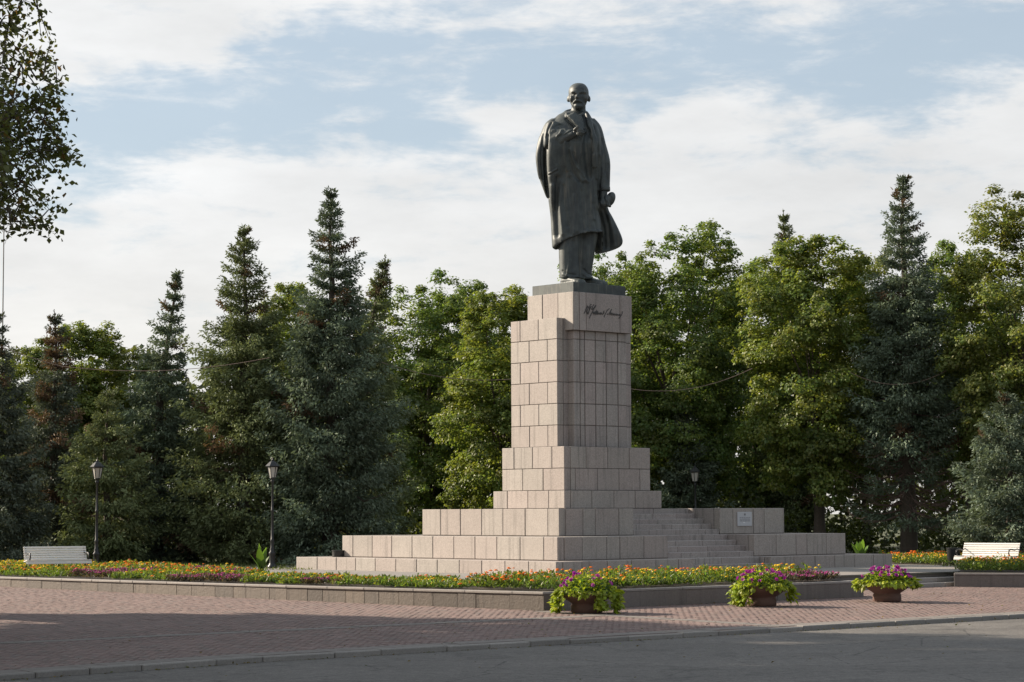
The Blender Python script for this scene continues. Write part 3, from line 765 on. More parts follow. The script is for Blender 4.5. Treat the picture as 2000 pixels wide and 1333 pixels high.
    # empty sleeve hanging on the left
    sl = [(226, 1079, 1092, -.18, .30), (236, 1066.5, 1084, -.30, .36), (257, 1057.2, 1074, -.34, .36), (280, 1051, 1068.5, -.34, .34), (302, 1047.2, 1066, -.32, .32), (327, 1049.5, 1065.5, -.28, .28), (345, 1054, 1066.5, -.24, .24), (360, 1059, 1068, -.19, .19), (375, 1064.3, 1069.8, -.14, .14), (384.5, 1068, 1070.8, -.09, .09)]
    loft(m, sl, 24, 2.3)
    # raised right forearm under the cloth and the cloth falling from it
    stube(m, [(1086, 243, -.24), (1079.5, 266, -.44), (1080, 284, -.52)], [.33, .31, .28], 16)
    stube(m, [(1078, 276, -.52), (1096, 265, -.60), (1112, 260, -.74), (1118.5, 258, -.86)], [.28, .28, .20, .14], 16)
    loft(m, [(258, 1072, 1106, -.72, -.3), (275, 1068.5, 1105, -.84, -.3), (305, 1067, 1102, -.80, -.3), (345, 1069.5, 1098, -.72, -.3), (390, 1076, 1095, -.56, -.3), (420, 1082, 1094, -.42, -.3)], 24, 2.4)
    # skirt of the coat blown out behind on the right
    tail = [(330, 1164, 1180, .10, .52), (370, 1163, 1184, .14, .56), (405, 1163, 1190, .20, .60), (423, 1164, 1199, .26, .66), (443, 1164, 1209, .32, .74), (462, 1164, 1217, .38, .80), (473, 1164, 1218.7, .42, .82), (482, 1164, 1213, .44, .80), (490.5, 1164, 1193, .44, .74), (495.5, 1164, 1170, .44, .66)]
    loft(m, tail, 24, 3.0)
    # turned-up collar and broad lapels
    def plate(poly, t=.05):
        F = [SP(*p) for p in poly]; n = len(F)
        off = Vector((0, t, 0)); mid = sum(F, Vector())/n
        V = [p-off*.5 for p in F]+[p+off for p in F]
        m.add(V, [tuple(range(n)), tuple(reversed(range(n, 2*n)))]+[(i, i+n, (i+1) % n+n, (i+1) % n) for i in range(n)])
    stube(m, [(1150, 219, .22), (1136, 211, .40), (1116, 212, .30), (1107, 216, .02), (1110, 221, -.26)], [.06, .07, .08, .085, .07], 12)
    stube(m, [(1150, 219, .22), (1150.5, 223, -.05), (1150, 230, -.30)], [.06, .06, .06], 12)
    plate([(1105.5, 215, -.40), (1119, 214.5, -.38), (1124, 219.5, -.50), (1112, 225, -.52), (1106, 220, -.44)], .12)
    plate([(1108, 222, -.52), (1123.5, 213.5, -.47), (1134, 222, -.60), (1141, 240, -.74), (1143, 247, -.80), (1135.5, 252, -.84), (1122, 236, -.70)], .12)
    stube(m, [(1148, 216, -.34), (1153, 236, -.54), (1158.5, 262, -.68), (1162.5, 292, -.72), (1163, 325, -.68)], [.07, .10, .11, .09, .05], 12)
    E_ = -.7
    st_c = [([(1107, 224), (1119, 237), (1132, 253)], .035, -.06, -1, E_), ([(1100, 360), (1103, 400), (1108, 440)], .05, -.04, -1, E_), ([(1120, 380), (1123, 415), (1120, 455)], .04, .035, -1, E_), ([(1136, 370), (1138, 410), (1140, 448)], .04, -.03, -1, E_),
              # creases and ridges: centre line, width, height, facing, depth used for projection
        ([(1144, 250), (1138, 275), (1133, 300), (1131, 330), (1136, 350)], .05, .05, -1, E_), ([(1148, 252), (1146, 280), (1147, 310), (1152, 340)], .10, -.10, -1, E_),
        ([(1155, 268), (1152, 300), (1154, 340)], .035, -.04, -1, E_), ([(1160, 300), (1158, 340), (1156, 385), (1160, 425)], .05, .05, -1, E_),
        ([(1103.5, 272), (1104.5, 300), (1108, 330)], .035, .055, -1, E_), ([(1110, 268), (1112, 300), (1118, 332), (1132, 352)], .04, -.045, -1, E_),
        ([(1114, 288), (1122, 315), (1138, 338), (1148, 352)], .035, .045, -1, E_), ([(1120, 296), (1128, 322), (1142, 345)], .03, -.035, -1, E_),
        ([(1069, 337), (1078, 334), (1088, 327)], .016, .03, -1, E_), ([(1068, 339.5), (1078, 336.6), (1089, 330)], .014, -.03, -1, E_), ([(1088, 320), (1088, 329)], .018, .03, -1, E_),
        ([(1090, 345), (1086, 375), (1084, 410), (1086, 455)], .09, -.10, -1, E_), ([(1079, 360), (1079.5, 400), (1082, 450), (1084, 478)], .07, .05, -1, E_),
        ([(1096, 350), (1094, 400), (1099, 455)], .06, .04, -1, E_), ([(1112, 345), (1116, 400), (1113, 455)], .07, -.04, -1, E_), ([(1126, 352), (1130, 400), (1127, 450)], .06, .035, -1, E_),
        ([(1142, 355), (1146, 400), (1150, 445)], .06, -.045, -1, E_), ([(1165, 380), (1168, 405), (1174, 430), (1178, 446)], .04, .045, -1, E_),
        ([(1160, 395), (1162, 425), (1166, 446)], .05, -.035, -1, E_), ([(1070, 262), (1066.5, 300), (1067, 345), (1070, 383)], .035, -.10, -1, -.3),
        ([(1078, 237), (1071, 250), (1067.5, 268)], .03, -.045, -1, -.3), ([(1082, 246), (1092, 240), (1100, 240)], .03, -.03, -1, -.5), ([(1080, 252), (1092, 249), (1104, 250)], .04, .03, -1, -.6),
        ([(1088, 262), (1093, 258), (1097, 250)], .03, .035, -1, -.8), ([(1092, 264), (1098, 258), (1101, 251)], .025, -.035, -1, -.8), ([(1103, 257), (1112, 252), (1118, 249)], .022, .035, -1, -.9), ([(1104, 261), (1113, 257)], .02, -.03, -1, -.9),
        ([(1162, 240), (1168, 262), (1171, 295), (1171, 340), (1171.5, 385)], .035, -.09, -1, -.4), ([(1166, 262), (1164, 300), (1166, 345)], .03, .04, -1, -.6),
        ([(1178, 268), (1184, 300), (1183, 335)], .03, -.03, -1, -.2), ([(1174, 300), (1178, 330), (1176, 362)], .03, .03, -1, -.2), ([(1190, 318), (1186, 334), (1188, 350)], .025, -.03, -1, -.2),
        ([(1054, 262), (1050, 300), (1054, 345)], .04, .035, -1, 0.), ([(1061, 262), (1057.5, 305), (1061, 350)], .03, -.05, -1, 0.),
        ([(1172, 415), (1180, 445), (1183, 480)], .09, -.07, -1, .3), ([(1190, 420), (1199, 450), (1203, 478)], .06, .05, -1, .3), ([(1181, 408), (1190, 440), (1193, 484)], .05, -.05, -1, .3)]
    link('coat', fuse(m, 'coat', .028, st_c, 5, .95), st)
    # ---- trousers and shoes
    m = MB()
    loft(m, [(436, 1093, 1136, -.58, .12), (476, 1091.3, 1136, -.62, .10), (505, 1091.4, 1135, -.64, .08), (530, 1092, 1136, -.66, .10), (543, 1092.3, 1137, -.66, .12)], 28, 2.4)
    loft(m, [(436, 1126, 1170, -.36, .36), (460, 1126, 1169, -.38, .36), (480, 1127, 1164.5, -.40, .36), (508, 1128, 1160, -.42, .36), (530, 1128, 1156.5, -.42, .38), (545, 1128.5, 1158, -.46, .40)], 28, 2.4)
    st_t = [([(1131, 450), (1132, 490), (1134, 540)], .035, -.06, -1, -.6), ([(1110, 480), (1111, 510), (1106, 538)], .03, .03, -1, -.65), ([(1098, 528), (1108, 535), (1122, 537)], .025, -.03, -1, -.65), ([(1098, 535), (1112, 541), (1128, 540)], .02, .03, -1, -.65),
            ([(1148, 480), (1147, 510), (1143, 535)], .035, .03, -1, -.45), ([(1138, 525), (1148, 534), (1155, 536)], .025, -.035, -1, -.45), ([(1137, 534), (1146, 541), (1156, 541)], .02, .03, -1, -.45), ([(1120, 470), (1121, 500), (1118, 525)], .05, -.03, -1, -.6)]
    link('trousers', fuse(m, 'trousers', .026, st_t, 2, .8), st)
    def shoe(heel, toe, w):
        a = Vector((heel[0], heel[1], 0)); b = Vector((toe[0], toe[1], 0)); d = (b-a); L_ = d.length; d.normalize(); n = Vector((-d.y, d.x, 0))
        m = MB(); rg = []
        for t, ww, h in ((0, .5, .12), (.04, .8, .22), (.2, .95, .26), (.42, .92, .25), (.62, 1.0, .19), (.8, 1.0, .15), (.94, .75, .12), (1, .4, .08)):
            q = a+d*(L_*t); r_ = []
            for k in range(16):
                an = 2*math.pi*k/16; y = math.cos(an); z = math.sin(an)
                r_.append(tuple(q+n*(w*ww*.5*math.copysign(abs(y)**.8, y))+Vector((0, 0, h*(.5+.5*math.copysign(abs(z)**.7, z))+.02))))
            rg.append(r_)
        m.rings(rg)
        sole = []
        for t, ww in ((-.01, .55), (.05, .9), (.3, .95), (.62, 1.1), (.82, 1.1), (.97, .75), (1.02, .4)):
            q = a+d*(L_*t); sole.append([tuple(q+n*(w*ww*.52)), tuple(q-n*(w*ww*.52)), tuple(q-n*(w*ww*.52)+Vector((0, 0, .05))), tuple(q+n*(w*ww*.52)+Vector((0, 0, .05)))])
        m.rings(sole)
        return m
    base = MB()
    for (h, t) in ((( -.52, -.18), (.10, -1.0)), ((.16, .15), (.86, -.42))):
        link('shoe', fuse(shoe(h, t, .40), 'shoe', .022, (), 1), st, (0, 0, .0))
    # cloth cap hanging in the left hand
    m = MB()
    sball(m, 1193, 387.5, -.10, (.165, .19, .26), (0, .42, 0)); sball(m, 1188, 397, -.20, (.15, .17, .07), (.3, .7, 0)); stube(m, [(1184, 378, -.2), (1186, 390, -.32), (1192, 400, -.24)], [.05, .06, .05], 8)
    link('cap', fuse(m, 'cap', .024, [([(1190, 376), (1195, 386), (1195, 398)], .03, -.03, -1, -.2)], 2), st)
build_statue()

# ------------------------------------------------------------------ trees
def unit(v): return v/np.maximum(np.linalg.norm(v, axis=-1, keepdims=True), 1e-9)
def leaf_quads(C, D, Nn, ln, wd, fold=0.0):
    """diamond leaves: base C, direction D, surface normal Nn"""
    n = len(C); D = unit(D); Sd = unit(np.cross(D, Nn)); up = unit(np.cross(Sd, D))
    ln = np.broadcast_to(np.asarray(ln, float), (n,))[:, None]; wd = np.broadcast_to(np.asarray(wd, float), (n,))[:, None]
    mid = C+D*ln*.45-up*fold*wd
    V = np.stack([C, mid-Sd*wd*.5+up*fold*wd*2, C+D*ln, mid+Sd*wd*.5+up*fold*wd*2], 1).reshape(-1, 3)
    return V, np.arange(n*4).reshape(-1, 4)
def col_rep(c, k): return np.repeat(c, k, 0)

def spruce_mesh(H, Rb, seed, z0=.4, base=(.050, .068, .050), brown=.06, droop=.5, bare=0.0, lean=None, dens=1.0, prof=.85, size=1.0):
    rng = np.random.default_rng(seed)
    Cs, Ds, Ns, Ls, Ws, Ks = [], [], [], [], [], []
    limbs = MB()
    lean = lean or (0, 0)
    def axis(z):
        t = max(0.0, (z-.55*H)/(.45*H)); return np.array([lean[0]*t**1.5+.05*math.sin(z*1.3+seed), lean[1]*t**1.5+.05*math.cos(z*1.1+seed), z])
    z = z0; basec = np.array(base); wh = 0
    az0 = rng.uniform(0, 6.28)
    while z < H-.22:
        t = (H-z)/H
        step = .36+.16*min(1.0, t*2.5)
        tf = min(1.0, t*2.2)
        nb = int(7+1.0*tf*dens+rng.integers(0, 2))
        az0 += 2.4
        gap = rng.uniform(.86, 1.08)*(1.0 if (wh % 2 == 0 or t < .30) else .80)
        wh += 1
        if t > .30: step *= .72
        prof_R = Rb*float(np.interp(t**prof, [0, .025, .09, .18, .28, .40, .60, .80, 1.0], [.010, .050, .135, .235, .36, .59, .81, .96, 1.0]))
        for k in range(nb):
            az = az0+2*math.pi*k/nb+rng.normal(0, .22)
            R = prof_R*(rng.uniform(.68, 1.08) if rng.random() > .12 else rng.uniform(1.05, 1.28))*gap+.035
            el = math.radians(30*(1-t)**3+6-30*droop*t)+rng.normal(0, .10)
            d0 = np.array([math.cos(az)*math.cos(el), math.sin(az)*math.cos(el), math.sin(el)])
            p0 = axis(z+rng.uniform(-.1, .1))
            dead = bare > 0 and z < bare
            m = max(4, int(R/.12)); s = np.linspace(.10, 1.0, m)
            # the bough sags in the middle and lifts at the tip
            sag = -.30*droop*tf*R*np.sin(s*math.pi*.8)+.16*R*s**3
            P = p0+d0*R*s[:, None]+np.stack([0*s, 0*s, sag], 1)
            T = np.gradient(P, axis=0)
            if dead or k % 3 == 0:
                limbs.tube([p0]+[tuple(P[i]) for i in np.linspace(0, m-1, 3 if not dead else 4).astype(int)], [.05*t+.012, .035*t+.01, .02*t+.008, .006][:4] if not dead else [.05, .035, .025, .016, .006], 4, False)
            if dead:
                for q in range(int(R*5)):
                    i = rng.integers(1, m); a = P[i]; w = rng.normal(0, 1, 3)*[.5, .5, .35]+T[i]/np.linalg.norm(T[i])*.7
                    e = a+w/np.linalg.norm(w)*rng.uniform(.25, .7); limbs.tube([tuple(a), tuple((a+e)/2+[0, 0, -.05]), tuple(e)], [.012, .009, .004], 3, False)
                if rng.random() < .8: continue
            side = unit(np.cross(T, [0, 0, 1]))
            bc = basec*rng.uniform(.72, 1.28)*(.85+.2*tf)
            if rng.random() < brown*(1.5 if t < .35 else .6): bc = np.array([.105, .068, .042])*rng.uniform(.7, 1.2)
            nper = 2
            for sgn in (-1, 1):
                wl = (.12+.50*R*(1-s)**.6*np.minimum(1, s*2.2))*rng.uniform(.8, 1.2)
                for j in range(nper):
                    f = (j+rng.uniform(0, 1, m))/nper
                    fw = unit(T)*.75+side*sgn*.75
                    pos = P+unit(fw)*(wl*f)[:, None]*1.0
                    pos[:, 2] -= (.25+.45*droop)*tf*wl*f**1.5+rng.uniform(0, .10, m)*droop*tf
                    keep = rng.random(m) < np.clip(wl/.24, .3, 1.0)
                    dd = fw*.8+rng.normal(0, .35, (m, 3)); dd[:, 2] -= (.25+.4*droop*f)*tf
                    nn = np.array([0, 0, 1.0])+rng.normal(0, .45, (m, 3))
                    g = 1.1*rng.uniform(.8, 1.2, (m, 1))
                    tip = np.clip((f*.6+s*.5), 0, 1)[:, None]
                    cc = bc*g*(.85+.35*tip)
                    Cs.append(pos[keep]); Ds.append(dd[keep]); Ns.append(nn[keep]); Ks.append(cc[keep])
                    L_ = rng.uniform(.12, .20, m)*size; Ls.append(L_[keep]); Ws.append((L_*.38)[keep])
            # rounded tufts of foliage along the outer part of the bough
            rad_d = np.array([math.cos(az), math.sin(az), 0.0]); sd_ = np.array([-math.sin(az), math.cos(az), 0.0])
            tuft = [(1.0, 0.0)]+([(.80, 1), (.78, -1)] if R > .35 else [])+([(.5, 0), (.25, .3)] if t < .42 else [])+([(.58, .8), (.56, -1.2), (.62, 0)] if R > .9 else [])+([(.42, 1.5), (.40, -1.5)] if R > 1.6 else [])
            for (fs, off) in tuft:
                i = min(m-1, int(fs*(m-1)+rng.uniform(-.4, .6))); tr_ = (.035+.18*R**.65)*rng.uniform(.75, 1.25)
                c = P[i]+sd_*off*(.06+.17*R*(1.15-fs))*rng.uniform(.8, 1.3)+np.array([0, 0, -abs(off)*.07*R*droop*tf])
                q = int(np.clip(22*dens*(tr_/.2)**1.5, 13, 46))
                w_ = unit(rng.normal(0, 1, (q, 3))); w_[:, 2] *= np.where(w_[:, 2] < 0, .9, .65)
                ps = c+w_*[1, 1, .72]*tr_*rng.uniform(.45, 1.0, (q, 1))**.5
                dd = rad_d*.6+w_*.35+rng.normal(0, .40, (q, 3)); dd[:, 2] -= (.15+.4*droop)*tf
                nn = np.array([0, 0, .35])+w_+rng.normal(0, .22, (q, 3))
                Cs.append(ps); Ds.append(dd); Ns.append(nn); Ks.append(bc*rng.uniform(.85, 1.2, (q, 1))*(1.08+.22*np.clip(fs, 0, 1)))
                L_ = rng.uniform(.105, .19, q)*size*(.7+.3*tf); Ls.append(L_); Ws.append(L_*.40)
            # needles round the bough end
            q = 8; i = rng.integers(m*2//3, m, q)
            Cs.append(P[i]+rng.normal(0, .03, (q, 3))); Ds.append(unit(T[i])+rng.normal(0, .5, (q, 3))); Ns.append(rng.normal(0, 1, (q, 3))); Ks.append(bc*rng.uniform(.9, 1.3, (q, 1)))
            L_ = rng.uniform(.10, .18, q)*size; Ls.append(L_); Ws.append(L_*.34)
        z += step/ (1.0 if dens >= 1 else dens)
    # leading shoot
    q = 40; zz = rng.uniform(H-.9, H, q)
    Cs.append(np.array([axis(a) for a in zz])); az = rng.uniform(0, 6.28, q)
    Ds.append(np.stack([np.cos(az), np.sin(az), rng.uniform(.3, 1.4, q)], 1)); Ns.append(rng.normal(0, 1, (q, 3))); Ks.append(basec*rng.uniform(.8, 1.2, (q, 1))); Ls.append(.06+.16*(H-zz)); Ws.append(np.full(q, .045))
    C, D, Nn, L_, W_, K = [np.concatenate(x) for x in (Cs, Ds, Ns, Ls, Ws, Ks)]
    V, F = leaf_quads(C, D, Nn, L_, W_, .10)
    if seed < 0: print(len(F))
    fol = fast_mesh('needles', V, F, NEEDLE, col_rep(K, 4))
    tr = MB(); hs = np.linspace(-.2, H-.1, 9)
    tr.tube([tuple(axis(h)) for h in hs], [max(.012, (.022*H+.02)*(1-max(h, 0)/H)**.9+.01) for h in hs], 9)
    limbs_m = limbs.mesh('limbs', TWIG if bare else BARK)
    return fol, tr.mesh('trunk', BARK), limbs_m
def spruce(loc, label, meshes, rot=0.0, scale=1.0, sz=None):
    t = thing('spruce_tree', loc, rot, label, 'tree', 'spruces around the square')
    t.scale = (scale, scale, sz or scale)
    link('crown', meshes[0], t); link('trunk', meshes[1], t); link('limbs', meshes[2], t, kind='stuff')
    return t
def PT(u, v, d):         # the measured position of a tree: eastward offset and height at distance d
    return ((u-1000)/4450.0*d, ZC+(1002-v)/4450.0*d)
def build_spruces():
    def place(u, v, d, Rb, seed, label, **k):
        x, H = PT(u-k.get('lean', (0, 0))[0]*4450/d, v, d)
        spruce((x, d, -.03), label, spruce_mesh(H+.03, Rb, seed, **k))
    blue = (.098, .128, .088); grn = (.116, .140, .066); dk = (.080, .096, .072)
    place(645, 366, 84, 3.15, 1, 'tallest blue green spruce left of the pedestal, full and conical', base=blue, brown=.05, droop=.75, dens=1.25, prof=1.0)
    place(476, 441, 85.5, 3.0, 2, 'broad dark green spruce with layered boughs behind the second lamp', base=grn, brown=.05, droop=.45, dens=1.15, prof=.9)
    place(350, 524, 87, 2.5, 3, 'spruce with a thin crooked top bent to the right', base=blue, brown=.05, droop=.7, lean=(.75, 0), prof=1.1, dens=1.1)
    place(105, 598, 88, 2.1, 4, 'narrow spruce with rusty brown dying boughs behind the left bench', base=dk, brown=.30, droop=.6, prof=1.0)
    place(-10, 598, 83, 2.2, 5, 'very dark spruce cut off by the left edge of the photo', base=dk, brown=.03, droop=.7, dens=1.15, prof=.95)
    place(752, 494, 90, 2.3, 6, 'spruce with a leaning ragged top just behind the tallest spruce', base=grn, brown=.08, droop=.6, lean=(.8, 0), prof=1.0)
    place(1770, 338, 88, 2.9, 7, 'tall spruce on the right with bare dead lower branches', base=blue, brown=.04, droop=.5, bare=4.6, z0=1.9, dens=1.1, prof=.92)
    place(1535, 408, 103, 2.2, 8, 'spruce whose tip alone rises above the linden right of the pedestal', base=grn, brown=.03, droop=.4, prof=.95)
    place(1342, 790, 93, 1.9, 9, 'small dark spruce behind the lamp right of the pedestal', base=blue, brown=.02, droop=.4, prof=.95)
    place(1968, 770, 82, 2.3, 10, 'young blue spruce behind the right bench, boughs nearly to the ground', base=(.100, .128, .092), brown=.02, droop=.2, dens=1.2, prof=.8, z0=.7)
    place(208, 752, 84, 2.2, 12, 'shorter full spruce between the first lamp and the brown spruce', base=grn, brown=.05, droop=.65, prof=.9, dens=1.1)
build_spruces()

def broadleaf_mesh(H, R, zb, seed, base=(.085, .105, .030), nl=46000, ncl=90, leaf=.15, lobes=.13, cl=(.38, .82), squash=1.0, hang=0.0):
    rng = np.random.default_rng(seed)
    # envelope: uneven egg shape with lobes
    ph = rng.uniform(0, 6.28, 6)
    cz = zb+(H-zb)*.48
    def env(d):
        az = np.arctan2(d[:, 1], d[:, 0]); el = d[:, 2]
        return 1+lobes*(.5*np.sin(2*az+ph[0]+3*el)+.4*np.sin(3*az+ph[1]-4*el)+.5*np.sin(5*el+ph[2]+az)+.3*np.sin(7*az+ph[3]+6*el))
    d = unit(rng.normal(0, 1, (ncl*3, 3))); d = d[d[:, 2] > -.95][:ncl]
    rr = np.concatenate([rng.uniform(.78, 1.0, int(ncl*.7)), rng.uniform(.25, .8, len(d)-int(ncl*.7))])
    e = env(d)*rr
    hr = np.where(d[:, 2] > 0, H-cz, cz-zb)
    Cc = np.stack([d[:, 0]*R*e, d[:, 1]*R*e, cz+d[:, 2]*hr*np.minimum(e, 1.03)], 1)
    cr = rng.uniform(*cl, len(Cc))*(1.0-.10*np.maximum(d[:, 2], 0))
    Cc[:, 2] = np.minimum(Cc[:, 2], H-cr*.6)
    # small ragged sprays standing out of the outline
    ns = int(len(Cc)*1.0); i = rng.integers(0, int(ncl*.7), ns)
    o = unit(Cc[i]-[0, 0, cz]+rng.normal(0, .8, (ns, 3))); S_ = Cc[i]+o*cr[i][:, None]*rng.uniform(.75, 1.15, (ns, 1)); S_[:, 2] = np.minimum(S_[:, 2], H-.12)
    AC = np.concatenate([Cc, S_]); AR = np.concatenate([cr, rng.uniform(.16, .36, ns)])
    w = AR**2*np.concatenate([np.where(rr > .77, 1.0, .6), np.full(ns, 1.2)]); w = w/w.sum(); cnt = rng.multinomial(nl, w)
    idx = np.repeat(np.arange(len(AC)), cnt); n = len(idx)
    u = unit(rng.normal(0, 1, (n, 3))); u[:, 2] = np.where(u[:, 2] < -.2, u[:, 2]*.5, u[:, 2])
    rad = rng.uniform(.25, 1.0, n)**.55
    # leaves in a cluster sit on drooping twigs: push into tufts
    tuft = np.sin(u[:, 0]*7+idx)*np.sin(u[:, 1]*7+idx*1.7)*np.sin(u[:, 2]*6+idx*.6)
    rad = rad*(1+.30*tuft)
    P = AC[idx]+u*(AR[idx]*rad)[:, None]*[1, 1, .82]
    out = unit(P-[0, 0, cz-1.0])
    nn = unit(u*.6+out*.4+np.array([0, 0, .55])+rng.normal(0, .42, (n, 3)))
    D = rng.normal(0, 1, (n, 3))+out*.8; D[:, 2] -= .5
    D = D-nn*(D*nn).sum(1, keepdims=True)
    ctint = rng.uniform(.72, 1.28, len(AC)); chue = rng.normal(0, .055, len(AC))
    K = np.array(base)*(ctint[idx]*rng.uniform(.75, 1.25, n))[:, None]
    K = K*np.stack([1+chue[idx]+rng.normal(0, .08, n), np.ones(n), 1-chue[idx]], 1)
    L_ = rng.uniform(.75, 1.25, n)*leaf
    V, F = leaf_quads(P, D, nn, L_, L_*.82, .12)
    fol = fast_mesh('crown', V, F, LEAF, col_rep(np.clip(K, .005, 1), 4))
    tr = MB(); ht = zb+(H-zb)*.55
    tr.tube([(0, 0, -.3), (.03, 0, .4), (.08, .05, zb*.6+.6), (.0, .1, ht*.75), (.1, 0, ht)], [.021*H+.06, .019*H+.02, .016*H, .010*H, .004*H], 10)
    lm = MB()
    for c in Cc[rng.choice(len(Cc), min(30, len(Cc)), False)]:
        hz = rng.uniform(.25, .75)*ht; a = np.array([.05, .05, max(hz, zb*.5)]); m1 = a*.55+c*.45+np.array([0, 0, .35])
        c = c*.92+a*.08; lm.tube([tuple(a), tuple(m1), tuple(c)], [.005*H, .003*H, .012], 5, False)
    return fol, tr.mesh('trunk', BARK), lm.mesh('limbs', BARK)
def broadleaf(loc, label, meshes, rot=0.0, sc=(1, 1, 1), group='leafy trees of the park', name='linden_tree'):
    t = thing(name, loc, rot, label, 'tree', group); t.scale = sc
    link('crown', meshes[0], t); link('trunk', meshes[1], t); link('limbs', meshes[2], t, kind='stuff')
    return t
def build_broadleaf():
    yg = (.158, .202, .048); gr = (.134, .190, .050); ol = (.164, .196, .052)
    D3 = broadleaf_mesh(13.9, 3.25, 1.9, 31, gr, 105000, 380, .125)
    D4 = broadleaf_mesh(12.7, 2.95, 2.3, 32, yg, 92000, 320, .125)
    D5 = broadleaf_mesh(14.1, 3.1, 2.6, 33, ol, 88000, 320, .125)
    D1 = broadleaf_mesh(12.6, 3.4, 1.0, 34, gr, 86000, 330, .128)
    D2 = broadleaf_mesh(11.1, 2.3, .8, 35, yg, 64000, 220, .125)
    def at(u, d): return ((u-1000)/4450.0*d, d, -.03)
    def hs(v, d, H): return (ZC+(1002-v)/4450.0*d)/H
    broadleaf(at(1315, 95), 'big round green linden rising right behind the statue', D3)
    broadleaf(at(1596, 90), 'yellowish linden with low hanging boughs behind the plaque wall', D4, .6)
    broadleaf(at(2000, 87), 'tall olive green linden cut off by the right edge of the photo', D5)
    broadleaf(at(832, 101), 'pointed green tree between the leaning spruce and the pedestal', D1)
    broadleaf(at(985, 93), 'light green tree directly left of the pedestal shaft', D2)
    broadleaf(at(1885, 101), 'dark green tree between the tall right spruce and the olive linden', D3, 2.1, (.85, .85, hs(468, 101, 13.9)))
    broadleaf(at(1478, 104), 'dark leafy tree filling the gap between the two big lindens', D1, 1.2, (.9, .9, hs(505, 104, 12.6)))
    broadleaf(at(165, 107), 'sunlit yellow green tree behind the brown spruce', D2, 1.0, (1.0, 1.0, hs(622, 107, 11.1)))
    broadleaf(at(55, 106), 'pale tree between the edge spruce and the brown spruce', D4, 3.0, (.75, .75, hs(675, 106, 12.7)))
    broadleaf(at(256, 107), 'low leafy tree left of the crooked spruce', D5, 4.0, (.7, .7, hs(672, 107, 14.1)))
    broadleaf(at(560, 106), 'leafy tree showing between the layered spruce and the tallest spruce', D4, 5.0, (.8, .8, hs(553, 106, 12.7)))
    broadleaf(at(905, 104), 'rounded tree behind and between the pointed tree and the pedestal', D3, 4.4, (.8, .8, hs(585, 104, 13.9)))
    broadleaf(at(1190, 103), 'green tree hidden partly behind the coat tail of the statue', D1, 3.3, (.8, .8, hs(478, 103, 12.6)))
    broadleaf(at(1690, 104), 'leafy tree just left of the tall right spruce', D5, 2.2, (.75, .75, hs(490, 104, 14.1)))
    # street trees to the left of the viewer: they stand outside the photo and throw the broad shade over paving and road
    ST = broadleaf_mesh(16.5, 4.4, 4.2, 36, gr, 32000, 170, .27, cl=(.55, 1.15))
    for i, (x, y, sc, sz) in enumerate(((-18.6, 52.0, .95, .94), (-16.8, 45.2, 1.0, 1.0), (-14.8, 39.0, .98, .95), (-13.0, 33.4, .98, .9), (-24.5, 47.5, 1.0, .95), (-22.0, 41.0, 1.0, .95))):
        broadleaf((x, y, -.45), 'street linden shading the pavement from beyond the left edge of the photo', ST, i*1.3, (sc, sc, sz), 'street lindens left of the view')
build_broadleaf()

